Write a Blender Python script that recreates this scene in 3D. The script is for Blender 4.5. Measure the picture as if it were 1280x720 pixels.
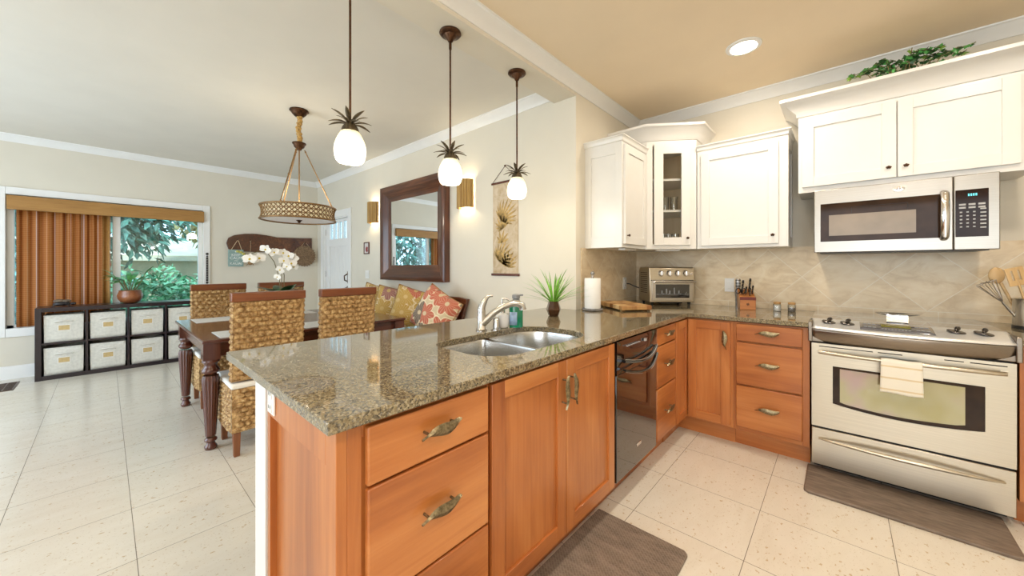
import bpy, bmesh, math, random
from mathutils import Matrix, Vector, noise as mnoise
random.seed(7)
R = math.radians
PI = math.pi
scene = bpy.context.scene
COL = scene.collection
for o in list(bpy.data.objects):
    bpy.data.objects.remove(o)

# ------------------------------------------------------------------ camera, world, lights, exposure
cam_d = bpy.data.cameras.new('camera')
cam_d.sensor_width = 36.0
cam_d.lens = 456.345 / 1280 * 36
cam_d.shift_x = 0.0005
cam_d.shift_y = -26.3 / 1280
cam_d.clip_start = 0.02
cam = bpy.data.objects.new('camera', cam_d)
cam.location = (0, 0, 1.259)
cam.rotation_euler = (PI / 2, 0, 0.7318)
COL.objects.link(cam)
scene.camera = cam

scene.view_settings.view_transform = 'Standard'
scene.view_settings.look = 'None'
scene.view_settings.gamma = 1
scene.view_settings.use_curve_mapping = False
scene.view_settings.exposure = -0.25
scene.cycles.max_bounces = 9
scene.cycles.diffuse_bounces = 5
scene.cycles.glossy_bounces = 5
scene.cycles.transmission_bounces = 8
scene.cycles.transparent_max_bounces = 12
scene.cycles.sample_clamp_indirect = 4.0
scene.cycles.caustics_reflective = False
scene.cycles.caustics_refractive = False
scene.cycles.use_denoising = True

world = bpy.data.worlds.new('sky')
scene.world = world
world.use_nodes = True
world.node_tree.nodes['Background'].inputs[0].default_value = (0.70, 0.85, 1.0, 1)
world.node_tree.nodes['Background'].inputs[1].default_value = 4.2


def area(name, loc, rot, size, power, color, size_y=None, shape=None, spread=None):
    l = bpy.data.lights.new(name, 'AREA')
    l.energy = power
    l.color = color
    l.size = size
    l.shape = 'RECTANGLE' if size_y else 'SQUARE'
    if size_y:
        l.size_y = size_y
    if shape:
        l.shape = shape
    if spread:
        l.spread = spread
    o = bpy.data.objects.new(name, l)
    o.location = loc
    o.rotation_euler = rot
    COL.objects.link(o)
    return o


def point(name, loc, power, color, radius=0.03):
    l = bpy.data.lights.new(name, 'POINT')
    l.energy = power
    l.color = color
    l.shadow_soft_size = radius
    o = bpy.data.objects.new(name, l)
    o.location = loc
    COL.objects.link(o)
    return o


WARM = (1.0, 0.86, 0.70)
COOL = (0.76, 0.88, 1.0)
# added fill lights, set in made-up openings of the unseen front wall
area('dining_fill', (-4.3, -2.55, 1.25), (R(90), 0, 0), 3.5, 64, COOL, 2.3)
area('kitchen_fill', (0.7, -2.62, 1.5), (R(90), 0, 0), 2.6, 50, (1.0, 0.97, 0.92), 1.7)
# recessed downlights of the kitchen ceiling (the first of them is the one in view)
DOWN = [(-0.48, 2.87), (0.75, 2.35), (-0.48, 0.9), (0.75, 0.6), (-0.48, -1.1), (0.75, -1.1)]
for dx, dy in DOWN:
    area('downlight_beam', (dx, dy, 2.734), (0, 0, 0), 0.14, 16, WARM, shape='DISK')

# sun on the garden: it stands behind the house and lights the trees beyond the window
sun = bpy.data.lights.new('garden_sun', 'SUN')
sun.energy = 3.2
sun.color = (1.0, 0.94, 0.82)
sun.angle = R(1.0)
so = bpy.data.objects.new('garden_sun', sun)
so.rotation_euler = Vector((-0.77, 0.0, -0.64)).to_track_quat('-Z', 'Y').to_euler()
COL.objects.link(so)


# ------------------------------------------------------------------ mesh helpers
class MB:
    """collects geometry for ONE mesh object"""

    def __init__(s):
        s.v = []
        s.f = []
        s.m = []
        s.xf = None

    def add(s, vs, fs, mi=0):
        b = len(s.v)
        if s.xf is not None:
            vs = [s.xf @ Vector(p) for p in vs]
        s.v += [tuple(p) for p in vs]
        for f in fs:
            s.f.append([b + i for i in f])
            s.m.append(mi)
        return s

    def box(s, x0, y0, z0, x1, y1, z1, mi=0):
        x0, x1 = min(x0, x1), max(x0, x1)
        y0, y1 = min(y0, y1), max(y0, y1)
        z0, z1 = min(z0, z1), max(z0, z1)
        vs = [(x0, y0, z0), (x1, y0, z0), (x1, y1, z0), (x0, y1, z0), (x0, y0, z1), (x1, y0, z1), (x1, y1, z1), (x0, y1, z1)]
        return s.add(vs, [(0, 3, 2, 1), (4, 5, 6, 7), (0, 1, 5, 4), (1, 2, 6, 5), (2, 3, 7, 6), (3, 0, 4, 7)], mi)

    def prism(s, poly, fn, a, b, mi=0):
        """extrude a 2D polygon between a and b; fn(u,v,w)->xyz"""
        n = len(poly)
        vs = [fn(u, v, a) for u, v in poly] + [fn(u, v, b) for u, v in poly]
        fs = [tuple(range(n))[::-1], tuple(range(n, 2 * n))]
        for i in range(n):
            j = (i + 1) % n
            fs.append((i, j, n + j, n + i))
        return s.add(vs, fs, mi)

    def lathe(s, prof, c=(0, 0, 0), n=24, mi=0, cap=True, axis='z', flute=None):
        vs, fs = [], []
        for k, (r, h) in enumerate(prof):
            for i in range(n):
                a = 2 * PI * i / n
                rr = r * (flute(a, h) if flute else 1)
                x, y = rr * math.cos(a), rr * math.sin(a)
                p = (x, y, h) if axis == 'z' else ((x, h, y) if axis == 'y' else (h, x, y))
                vs.append((c[0] + p[0], c[1] + p[1], c[2] + p[2]))
        for k in range(len(prof) - 1):
            for i in range(n):
                j = (i + 1) % n
                fs.append((k * n + i, k * n + j, (k + 1) * n + j, (k + 1) * n + i))
        if cap:
            if prof[0][0] > 1e-5:
                fs.append(tuple(range(n))[::-1])
            if prof[-1][0] > 1e-5:
                fs.append(tuple(range((len(prof) - 1) * n, len(prof) * n)))
        return s.add(vs, fs, mi)

    def cyl(s, c, r, h, n=24, mi=0, axis='z', r2=None):
        return s.lathe([(r, 0), (r if r2 is None else r2, h)], c, n, mi, True, axis)

    def tube(s, pts, r, n=8, mi=0, cap=True, closed=False, flat=None):
        pts = [Vector(p) for p in pts]
        N = len(pts)
        rs = r if isinstance(r, (list, tuple)) else [r] * N
        vs, fs = [], []
        t0 = (pts[1] - pts[0]).normalized()
        up = Vector((0, 0, 1)) if abs(t0.z) < 0.9 else Vector((1, 0, 0))
        nrm = (up - t0 * up.dot(t0)).normalized()
        for k in range(N):
            if closed:
                t = (pts[(k + 1) % N] - pts[k - 1]).normalized()
            elif k == 0:
                t = t0
            elif k == N - 1:
                t = (pts[-1] - pts[-2]).normalized()
            else:
                t = (pts[k + 1] - pts[k - 1]).normalized()
            q = nrm - t * nrm.dot(t)
            if q.length > 1e-6:
                nrm = q.normalized()
            bi = t.cross(nrm)
            fl = flat or 1.0
            for i in range(n):
                a = 2 * PI * i / n
                vs.append(pts[k] + nrm * (rs[k] * fl * math.cos(a)) + bi * (rs[k] * math.sin(a)))
        for k in range(N if closed else N - 1):
            k2 = (k + 1) % N
            for i in range(n):
                j = (i + 1) % n
                fs.append((k * n + i, k * n + j, k2 * n + j, k2 * n + i))
        if cap and not closed:
            fs.append(tuple(range(n))[::-1])
            fs.append(tuple(range((N - 1) * n, N * n)))
        return s.add(vs, fs, mi)

    def grid(s, fn, nu, nv, mi=0, wrap_u=False):
        vs = [fn(i / (nu if wrap_u else nu - 1), j / (nv - 1)) for j in range(nv) for i in range(nu)]
        fs = []
        for j in range(nv - 1):
            for i in range(nu if wrap_u else nu - 1):
                k = (i + 1) % nu
                fs.append((j * nu + i, j * nu + k, (j + 1) * nu + k, (j + 1) * nu + i))
        return s.add(vs, fs, mi)

    def ball(s, c, r, n=14, m=9, mi=0, sq=(1, 1, 1)):
        prof = []
        for k in range(m + 1):
            a = -PI / 2 + PI * k / m
            prof.append((max(r * math.cos(a), 1e-4), r * math.sin(a)))
        vs, fs = [], []
        for (rr, h) in prof:
            for i in range(n):
                a = 2 * PI * i / n
                vs.append((c[0] + rr * math.cos(a) * sq[0], c[1] + rr * math.sin(a) * sq[1], c[2] + h * sq[2]))
        for k in range(m):
            for i in range(n):
                j = (i + 1) % n
                fs.append((k * n + i, k * n + j, (k + 1) * n + j, (k + 1) * n + i))
        fs.append(tuple(range(n))[::-1])
        fs.append(tuple(range(m * n, (m + 1) * n)))
        return s.add(vs, fs, mi)

    def sweep(s, path, prof, side=1, mi=0, closed=False):
        """sweep profile [(out, z)] along a plan path; out goes to the left of travel when side=1"""
        P = [Vector((p[0], p[1])) for p in path]
        N = len(P)
        offs = []
        for i in range(N):
            ds = []
            if i > 0 or closed:
                ds.append((P[i] - P[i - 1]).normalized())
            if i < N - 1 or closed:
                ds.append((P[(i + 1) % N] - P[i]).normalized())
            ns = [Vector((-d.y, d.x)) * side for d in ds]
            if len(ns) == 2:
                m = (ns[0] + ns[1])
                m = m / max(m.dot(ns[0]), 1e-4)
            else:
                m = ns[0]
            offs.append(m)
        n = len(prof)
        vs = []
        for i in range(N):
            for (o_, z) in prof:
                q = P[i] + offs[i] * o_
                vs.append((q.x, q.y, z))
        fs = []
        for i in range(N if closed else N - 1):
            i2 = (i + 1) % N
            for k in range(n):
                k2 = (k + 1) % n
                fs.append((i * n + k, i2 * n + k, i2 * n + k2, i * n + k2))
        if not closed:
            fs.append(tuple(range(n)))
            fs.append(tuple(range((N - 1) * n, N * n))[::-1])
        return s.add(vs, fs, mi)

    def leaf(s, base, d, L, W, droop=0.3, up=(0, 0, 1), mi=0, seg=4, fold=0.25, shape=None):
        d = Vector(d).normalized()
        up = Vector(up)
        side = d.cross(up)
        if side.length < 1e-3:
            side = Vector((1, 0, 0))
        side.normalize()
        nrm = side.cross(d).normalized()
        vs = []
        for k in range(seg + 1):
            t = k / seg
            w = W * 0.5 * (shape(t) if shape else math.sin(PI * min(max(t * 0.93 + 0.05, 0), 1)) ** 0.8)
            c = Vector(base) + d * (L * t) - nrm * (droop * L * t * t)
            vs += [c - side * w + nrm * (w * fold), c, c + side * w + nrm * (w * fold)]
        fs = []
        for k in range(seg):
            a = k * 3
            fs += [(a, a + 1, a + 4, a + 3), (a + 1, a + 2, a + 5, a + 4)]
        return s.add(vs, fs, mi)

    def build(s, name, mat=None, parent=None, bev=0.0, smooth=35, seg=2, solid=0.0, loc=None, clean=True):
        me = bpy.data.meshes.new(name)
        me.from_pydata(s.v, [], s.f)
        if clean:
            bm = bmesh.new()
            bm.from_mesh(me)
            bmesh.ops.recalc_face_normals(bm, faces=bm.faces)
            bm.to_mesh(me)
            bm.free()
        mats = mat if isinstance(mat, (list, tuple)) else [mat]
        for m in mats:
            me.materials.append(m)
        me.polygons.foreach_set('material_index', s.m)
        if smooth:
            me.polygons.foreach_set('use_smooth', [True] * len(me.polygons))
            me.set_sharp_from_angle(angle=R(smooth))
        o = bpy.data.objects.new(name, me)
        COL.objects.link(o)
        if parent:
            o.parent = parent
        if loc:
            o.location = loc
        if solid:
            md = o.modifiers.new('solid', 'SOLIDIFY')
            md.thickness = solid
            md.offset = 0
        if bev:
            md = o.modifiers.new('bevel', 'BEVEL')
            md.width = bev
            md.segments = seg
            md.limit_method = 'ANGLE'
            md.angle_limit = R(40)
            md.harden_normals = False
        return o


def tag(o, label, cat, group=None, kind=None):
    o['label'] = label
    o['category'] = cat
    if group:
        o['group'] = group
    if kind:
        o['kind'] = kind
    return o


def thing(name, label, cat, loc=(0, 0, 0), rotz=0.0, group=None):
    o = bpy.data.objects.new(name, None)
    o.empty_display_size = 0.1
    o.location = loc
    o.rotation_euler = (0, 0, rotz)
    COL.objects.link(o)
    return tag(o, label, cat, group)


def struct(o, label=None):
    o['kind'] = 'structure'
    if label:
        o['label'] = label
    return o


def dup(root, label=None, loc=None, rotz=None):
    r = root.copy()
    COL.objects.link(r)
    if label:
        r['label'] = label
    if loc is not None:
        r.location = loc
    if rotz is not None:
        r.rotation_euler = (0, 0, rotz)
    for ch in list(root.children):
        c = ch.copy()
        COL.objects.link(c)
        c.parent = r
        for g in list(ch.children):
            d = g.copy()
            COL.objects.link(d)
            d.parent = c
    return r


def text_mesh(body, name, mat, size, parent=None, mtx=None, extrude=0.0008, align='CENTER'):
    cu = bpy.data.curves.new(name, 'FONT')
    cu.body = body
    cu.size = size
    cu.extrude = extrude
    cu.align_x = align
    cu.align_y = 'CENTER'
    tmp = bpy.data.objects.new('tmp_text', cu)
    COL.objects.link(tmp)
    dg = bpy.context.evaluated_depsgraph_get()
    dg.update()
    me = bpy.data.meshes.new_from_object(tmp.evaluated_get(dg))
    bpy.data.objects.remove(tmp)
    if mtx is not None:
        me.transform(mtx)
    me.materials.clear()
    me.materials.append(mat)
    o = bpy.data.objects.new(name, me)
    COL.objects.link(o)
    if parent:
        o.parent = parent
    return o


# ------------------------------------------------------------------ material helpers
class NT:
    def __init__(s, name):
        s.mat = bpy.data.materials.new(name)
        s.mat.use_nodes = True
        s.t = s.mat.node_tree
        s.n = s.t.nodes
        s.b = s.n['Principled BSDF']
        s._tc = None

    def link(s, sock, val):
        if hasattr(val, 'is_output'):
            s.t.links.new(val, sock)
        elif val is not None:
            if isinstance(val, (tuple, list)) and len(val) == 3 and sock.type == 'RGBA':
                val = (*val, 1)
            sock.default_value = val

    def set(s, **kw):
        names = dict(color='Base Color', rough='Roughness', metal='Metallic', emit='Emission Color', estr='Emission Strength',
                     spec='Specular IOR Level', coat='Coat Weight', coatr='Coat Roughness', alpha='Alpha', trans='Transmission Weight',
                     ior='IOR', sheen='Sheen Weight', normal='Normal', sss='Subsurface Weight', aniso='Anisotropic')
        for k, v in kw.items():
            s.link(s.b.inputs[names[k]], v)
        return s

    def coord(s, kind='Object'):
        if s._tc is None:
            s._tc = s.n.new('ShaderNodeTexCoord')
        return s._tc.outputs[kind]

    def m(s, op, a, b=None, c=None):
        x = s.n.new('ShaderNodeMath')
        x.operation = op
        for i, v in enumerate((a, b, c)):
            if v is not None:
                s.link(x.inputs[i], v)
        return x.outputs[0]

    def mapv(s, vec, scale=(1, 1, 1), loc=(0, 0, 0), rot=(0, 0, 0)):
        x = s.n.new('ShaderNodeMapping')
        s.link(x.inputs['Vector'], vec)
        x.inputs['Scale'].default_value = scale
        s.link(x.inputs['Location'], loc)
        x.inputs['Rotation'].default_value = rot
        return x.outputs[0]

    def noise(s, vec, scale, detail=3, rough=0.55, dist=0.0):
        x = s.n.new('ShaderNodeTexNoise')
        s.link(x.inputs['Vector'], vec)
        x.inputs['Scale'].default_value = scale
        x.inputs['Detail'].default_value = detail
        x.inputs['Roughness'].default_value = rough
        x.inputs['Distortion'].default_value = dist
        return x.outputs[0]

    def vor(s, vec, scale, out='Distance', feature='F1', rnd=1.0):
        x = s.n.new('ShaderNodeTexVoronoi')
        x.feature = feature
        s.link(x.inputs['Vector'], vec)
        x.inputs['Scale'].default_value = scale
        x.inputs['Randomness'].default_value = rnd
        return x.outputs[out]

    def wave(s, vec, scale, dist=0, detail=2, direction='X', dscale=1.0):
        x = s.n.new('ShaderNodeTexWave')
        x.bands_direction = direction
        s.link(x.inputs['Vector'], vec)
        x.inputs['Scale'].default_value = scale
        x.inputs['Distortion'].default_value = dist
        x.inputs['Detail'].default_value = detail
        x.inputs['Detail Scale'].default_value = dscale
        return x.outputs['Fac']

    def ramp(s, fac, stops, interp='LINEAR'):
        x = s.n.new('ShaderNodeValToRGB')
        x.color_ramp.interpolation = interp
        e = x.color_ramp.elements
        while len(e) < len(stops):
            e.new(0.5)
        for k, (p, c) in enumerate(stops):
            e[k].position = p
            e[k].color = (*c, 1) if len(c) == 3 else c
        s.link(x.inputs[0], fac)
        return x.outputs[0]

    def mix(s, fac, a, b, mode='MIX'):
        x = s.n.new('ShaderNodeMix')
        x.data_type = 'RGBA'
        x.blend_type = mode
        s.link(x.inputs[0], fac)
        s.link(x.inputs[6], a)
        s.link(x.inputs[7], b)
        return x.outputs[2]

    def sep(s, vec):
        x = s.n.new('ShaderNodeSeparateXYZ')
        s.link(x.inputs[0], vec)
        return x.outputs

    def comb(s, a, b, c=0.0):
        x = s.n.new('ShaderNodeCombineXYZ')
        for i, v in enumerate((a, b, c)):
            s.link(x.inputs[i], v)
        return x.outputs[0]

    def white(s, vec, out='Value'):
        x = s.n.new('ShaderNodeTexWhiteNoise')
        s.link(x.inputs[0], vec)
        return x.outputs[out]

    def rnd(s):
        return s.n.new('ShaderNodeObjectInfo').outputs['Random']

    def bump(s, h, strength=0.3, dist=0.01):
        x = s.n.new('ShaderNodeBump')
        x.inputs['Strength'].default_value = strength
        x.inputs['Distance'].default_value = dist
        s.link(x.inputs['Height'], h)
        s.link(s.b.inputs['Normal'], x.outputs[0])
        return s


def plain(name, color, rough=0.5, metal=0.0, var=0.06, scale=8.0, bump=0.0, bscale=60.0, **kw):
    t = NT(name)
    v = t.noise(t.coord(), scale, 2)
    lo = tuple(c * (1 - var) for c in color)
    hi = tuple(min(c * (1 + var), 1) for c in color)
    t.set(color=t.ramp(v, [(0.3, lo), (0.7, hi)]), rough=rough, metal=metal, **kw)
    if bump:
        t.bump(t.noise(t.coord(), bscale, 3), bump, 0.004)
    return t.mat


def wood(name, c1, c2, c3, axis='z', rough=0.35, coat=0.25, freq=1.0, gw=0.55):
    """long straight grain along an axis with broad figure"""
    t = NT(name)
    off = t.m('MULTIPLY', t.rnd(), 37.0)
    sc = {'z': (16, 16, 0.9), 'x': (0.9, 16, 16), 'y': (16, 0.9, 16)}[axis]
    sc2 = {'z': (3.2, 3.2, 0.8), 'x': (0.8, 3.2, 3.2), 'y': (3.2, 0.8, 3.2)}[axis]
    sc = tuple(v * freq for v in sc)
    sc2 = tuple(v * freq for v in sc2)
    co = t.coord()
    vec = t.mapv(co, sc, t.comb(off, off, off))
    vec2 = t.mapv(co, sc2, t.comb(off, off, off))
    g = t.noise(vec, 2.2, 5, 0.62, 0.6)
    big = t.noise(vec2, 1.0, 3, 0.5, 0.8)
    f = t.m('ADD', t.m('MULTIPLY', g, gw), t.m('MULTIPLY', big, 1.0 - gw))
    col = t.ramp(f, [(0.30, c1), (0.5, c2), (0.72, c3)])
    t.set(color=col, rough=rough, coat=coat, coatr=0.12)
    t.bump(g, 0.04, 0.002)
    return t.mat

# ------------------------------------------------------------------ materials
MAT = {}
MAT['cab_v'] = wood('stained_maple_upright', (0.25, 0.062, 0.013), (0.45, 0.150, 0.036), (0.64, 0.27, 0.085), 'z', gw=0.30)
MAT['cab_h'] = wood('stained_maple_level', (0.25, 0.062, 0.013), (0.45, 0.150, 0.036), (0.64, 0.27, 0.085), 'x', gw=0.30)
MAT['dark_z'] = wood('dark_stained_wood_upright', (0.045, 0.010, 0.006), (0.085, 0.020, 0.010), (0.14, 0.038, 0.018), 'z', 0.25, 0.5)
MAT['dark_x'] = wood('dark_stained_wood_level', (0.045, 0.010, 0.006), (0.085, 0.020, 0.010), (0.14, 0.038, 0.018), 'x', 0.25, 0.5)
MAT['dark_y'] = wood('dark_stained_wood_long', (0.045, 0.010, 0.006), (0.085, 0.020, 0.010), (0.14, 0.038, 0.018), 'y', 0.25, 0.5)
MAT['koa_x'] = wood('red_brown_frame_wood_level', (0.028, 0.008, 0.004), (0.085, 0.024, 0.009), (0.25, 0.085, 0.027), 'x', 0.3, 0.4)
MAT['koa_z'] = wood('red_brown_frame_wood_upright', (0.028, 0.008, 0.004), (0.085, 0.024, 0.009), (0.25, 0.085, 0.027), 'z', 0.3, 0.4)
MAT['rail_y'] = wood('reddish_chair_rail_wood', (0.085, 0.020, 0.007), (0.17, 0.046, 0.014), (0.27, 0.090, 0.028), 'y', 0.3, 0.4)
MAT['leg_wood'] = wood('chair_leg_wood', (0.12, 0.035, 0.012), (0.20, 0.065, 0.02), (0.28, 0.10, 0.032), 'z', 0.35, 0.3)
MAT['black_wood'] = wood('black_brown_laminate', (0.010, 0.006, 0.010), (0.016, 0.009, 0.013), (0.026, 0.014, 0.018), 'y', 0.3, 0.2)
MAT['block_wood'] = wood('knife_block_wood', (0.30, 0.10, 0.025), (0.42, 0.155, 0.04), (0.5, 0.2, 0.06), 'x', 0.35, 0.3)
MAT['spoon_wood'] = wood('pale_utensil_wood', (0.52, 0.33, 0.15), (0.62, 0.42, 0.20), (0.72, 0.52, 0.28), 'z', 0.5, 0.0)
MAT['bowl_wood'] = wood('turned_bowl_wood', (0.16, 0.045, 0.016), (0.30, 0.10, 0.035), (0.45, 0.19, 0.07), 'x', 0.3, 0.4, 3.0)
MAT['maple_in'] = wood('pale_cabinet_interior', (0.66, 0.47, 0.25), (0.74, 0.55, 0.31), (0.80, 0.62, 0.38), 'z', 0.5, 0.0)
MAT['white_cab'] = plain('white_cabinet_paint', (0.73, 0.72, 0.69), 0.32, var=0.012, coat=0.15, coatr=0.2)
MAT['white_trim'] = plain('white_trim_paint', (0.80, 0.80, 0.785), 0.35, var=0.012)
MAT['wall'] = plain('cream_wall_paint', (0.70, 0.655, 0.555), 0.75, var=0.02, scale=3, bump=0.06, bscale=160)
MAT['ceil_d'] = plain('pale_dining_ceiling_paint', (0.70, 0.67, 0.60), 0.85, var=0.02, scale=3, bump=0.1, bscale=120)
MAT['ceil_k'] = plain('warm_cast_kitchen_ceiling', (0.83, 0.70, 0.515), 0.85, var=0.02, scale=3, bump=0.1, bscale=120)  # cream ceiling with the warm light cast mixed into its colour
MAT['chrome'] = plain('polished_chrome', (0.72, 0.72, 0.73), 0.12, 1.0, var=0.02)
MAT['brass'] = plain('antique_brass', (0.27, 0.225, 0.14), 0.42, 1.0, var=0.45, scale=110)
MAT['bronze'] = plain('dark_oiled_bronze', (0.085, 0.040, 0.020), 0.35, 0.85, var=0.4, scale=40)
MAT['pewter'] = plain('aged_pewter_leaf', (0.16, 0.13, 0.085), 0.4, 0.85, var=0.3, scale=60)
MAT['black'] = plain('black_plastic', (0.012, 0.012, 0.013), 0.35)
MAT['gap'] = plain('dark_gap_shadowless_black', (0.01, 0.008, 0.007), 0.7)
MAT['black_gloss'] = plain('black_glossy_enamel', (0.008, 0.007, 0.007), 0.05, coat=1.0, coatr=0.02)
MAT['white_pl'] = plain('white_plastic', (0.80, 0.80, 0.78), 0.35, var=0.01)
MAT['paper'] = plain('white_paper_towel', (0.86, 0.86, 0.84), 0.9, var=0.02, bump=0.25, bscale=120)
MAT['ceramic'] = plain('white_glazed_ceramic', (0.86, 0.86, 0.85), 0.12, var=0.01, coat=0.6)
MAT['linen'] = plain('off_white_linen', (0.66, 0.645, 0.585), 0.9, var=0.08, scale=40, bump=0.3, bscale=260)
MAT['cushion'] = plain('white_cotton_cushion', (0.78, 0.76, 0.71), 0.9, var=0.04, bump=0.2, bscale=200)
MAT['tan_card'] = plain('tan_label_card', (0.55, 0.40, 0.18), 0.7, var=0.08, scale=60)
MAT['mat_white'] = plain('white_woven_placemat', (0.72, 0.72, 0.70), 0.85, var=0.05, scale=80, bump=0.4, bscale=220)
MAT['grass'] = plain('bright_grass_blade', (0.20, 0.46, 0.06), 0.4, var=0.4, scale=30)
MAT['leaf_dark'] = plain('dark_green_leaf', (0.020, 0.075, 0.022), 0.3, var=0.5, scale=22)
MAT['leaf_mid'] = plain('fresh_green_leaf', (0.075, 0.30, 0.07), 0.3, var=0.5, scale=22)
MAT['leaf_lime'] = plain('lime_ivy_leaf', (0.20, 0.36, 0.06), 0.4, var=0.4, scale=22)
MAT['petal'] = plain('white_orchid_petal', (0.85, 0.85, 0.82), 0.5, var=0.03, sss=0.0)
MAT['yellow'] = plain('yellow_flower_centre', (0.62, 0.48, 0.05), 0.6, var=0.2, scale=80)
MAT['stem'] = plain('brown_green_stem', (0.16, 0.13, 0.05), 0.6, var=0.3, scale=40)
MAT['teal'] = plain('muted_teal_sign_board', (0.24, 0.35, 0.33), 0.7, var=0.1, scale=30)
MAT['letter'] = plain('white_painted_letter', (0.78, 0.80, 0.78), 0.6)
MAT['twine'] = plain('pale_twine', (0.55, 0.42, 0.26), 0.9)
MAT['gold_bell'] = plain('golden_cord_sleeve', (0.50, 0.29, 0.07), 0.55, var=0.35, scale=60, sheen=0.4)
MAT['drum_metal'] = plain('aged_gold_lattice', (0.28, 0.165, 0.07), 0.4, 0.8, var=0.25, scale=80)
MAT['mirror'] = plain('mirror_silver', (0.88, 0.9, 0.9), 0.01, 1.0, var=0.0)
MAT['green_liq'] = plain('green_dish_soap', (0.005, 0.24, 0.12), 0.15, var=0.1, coat=0.8)
MAT['blue_label'] = plain('pale_blue_bottle_label', (0.36, 0.50, 0.72), 0.4, var=0.15, scale=60)
MAT['grey_pl'] = plain('grey_plastic_cap', (0.20, 0.21, 0.22), 0.4)
MAT['towel_c'] = None
MAT['salt'] = plain('white_salt', (0.82, 0.82, 0.80), 0.9, var=0.05, scale=200)
MAT['pepper'] = plain('grey_pepper', (0.22, 0.20, 0.18), 0.9, var=0.6, scale=260)
MAT['cork'] = plain('tan_wooden_lid', (0.48, 0.28, 0.11), 0.6, var=0.2, scale=50)
MAT['rim_red'] = plain('dark_red_seat_cushion', (0.16, 0.012, 0.016), 0.8, var=0.2, scale=30)
MAT['lcd'] = plain('olive_display', (0.16, 0.15, 0.02), 0.2, var=0.15, scale=60)
MAT['btn'] = plain('pale_button_print', (0.42, 0.42, 0.42), 0.5)
MAT['jute'] = plain('coarse_dried_fibre', (0.23, 0.15, 0.085), 0.9, var=0.45, scale=70, bump=0.6, bscale=120)
MAT['driftwood'] = plain('grey_brown_carving', (0.16, 0.115, 0.075), 0.5, var=0.5, scale=35)
MAT['dark_carv'] = plain('dark_polished_carving', (0.03, 0.028, 0.032), 0.2, var=0.5, scale=35)


def lamp_glow(name, col, strength, base=(0.85, 0.82, 0.72)):
    t = NT(name)
    t.set(color=base, rough=0.4, emit=col, estr=strength)
    return t.mat


MAT['pend_glow'] = NT('lit_frosted_glass_shade')
t = MAT['pend_glow']
z = t.sep(t.coord('Generated'))[2]
t.set(color=(0.85, 0.82, 0.68), rough=0.35, emit=t.ramp(z, [(0.25, (1.0, 0.94, 0.80)), (0.80, (1.0, 0.86, 0.50)), (1.0, (0.9, 0.72, 0.30))]),
      estr=t.m('MULTIPLY_ADD', t.m('SUBTRACT', 1.0, z), 1.9, 0.50))
MAT['pend_glow'] = t.mat
MAT['can_glow'] = lamp_glow('recessed_lamp_diffuser', (1.0, 0.93, 0.82), 6.0)
MAT['drum_glow'] = lamp_glow('drum_lining_fabric', (1.0, 0.80, 0.46), 0.32, (0.75, 0.68, 0.52))
MAT['drum_under'] = lamp_glow('drum_diffuser', (1.0, 0.92, 0.84), 0.12, (0.72, 0.70, 0.68))
MAT['cyan_led'] = lamp_glow('cyan_clock_digits', (0.15, 0.85, 0.9), 1.2, (0.05, 0.2, 0.2))


# thin glass: lets light straight through, mirrors a little at grazing angles
def thin_glass(name, tint=(1, 1, 1), refl=0.08, rough=0.02):
    m = bpy.data.materials.new(name)
    m.use_nodes = True
    nt = m.node_tree
    nt.nodes.clear()
    out = nt.nodes.new('ShaderNodeOutputMaterial')
    mx = nt.nodes.new('ShaderNodeMixShader')
    tr = nt.nodes.new('ShaderNodeBsdfTransparent')
    tr.inputs[0].default_value = (*tint, 1)
    gl = nt.nodes.new('ShaderNodeBsdfGlossy')
    gl.inputs['Roughness'].default_value = rough
    lw = nt.nodes.new('ShaderNodeLayerWeight')
    lw.inputs[0].default_value = 0.25
    ma = nt.nodes.new('ShaderNodeMath')
    ma.operation = 'MULTIPLY_ADD'
    ma.inputs[1].default_value = 0.5
    ma.inputs[2].default_value = refl
    nt.links.new(lw.outputs['Fresnel'], ma.inputs[0])
    nt.links.new(ma.outputs[0], mx.inputs[0])
    nt.links.new(tr.outputs[0], mx.inputs[1])
    nt.links.new(gl.outputs[0], mx.inputs[2])
    nt.links.new(mx.outputs[0], out.inputs[0])
    return m


MAT['pane'] = thin_glass('window_glass', (0.86, 0.97, 1.0), 0.05)
MAT['clear'] = thin_glass('clear_glassware', (0.93, 0.94, 0.93), 0.10)
MAT['oven_glass'] = thin_glass('smoked_oven_glass', (0.55, 0.52, 0.47), 0.22, 0.03)


def brushed(name, col, rough, axis='x', amt=0.05):
    t = NT(name)
    sc = {'x': (1.5, 220, 220), 'z': (220, 220, 1.5)}[axis]
    g = t.noise(t.mapv(t.coord(), sc), 1.0, 2)
    big = t.noise(t.coord(), 2.2, 2)
    lo = tuple(c * 0.88 for c in col)
    t.set(color=t.ramp(g, [(0.3, lo), (0.7, col)]), metal=1.0, rough=t.m('MULTIPLY_ADD', big, 0.10, rough))
    t.bump(g, amt, 0.001)
    return t.mat


MAT['steel'] = brushed('brushed_stainless_steel', (0.60, 0.545, 0.445), 0.27)
MAT['steel_m'] = brushed('brushed_steel_of_microwave', (0.37, 0.345, 0.305), 0.25)
MAT['door_pane'] = thin_glass('cupboard_door_glass', (0.99, 0.99, 0.98), 0.03)
MAT['steel_v'] = brushed('brushed_stainless_upright', (0.56, 0.53, 0.48), 0.28, 'z')
MAT['steel_dark'] = brushed('smoky_stainless_band', (0.30, 0.26, 0.22), 0.25)
MAT['sink'] = brushed('satin_sink_steel', (0.66, 0.66, 0.65), 0.2)
MAT['nickel'] = brushed('satin_nickel', (0.62, 0.61, 0.59), 0.22, 'z', 0.02)


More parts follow.
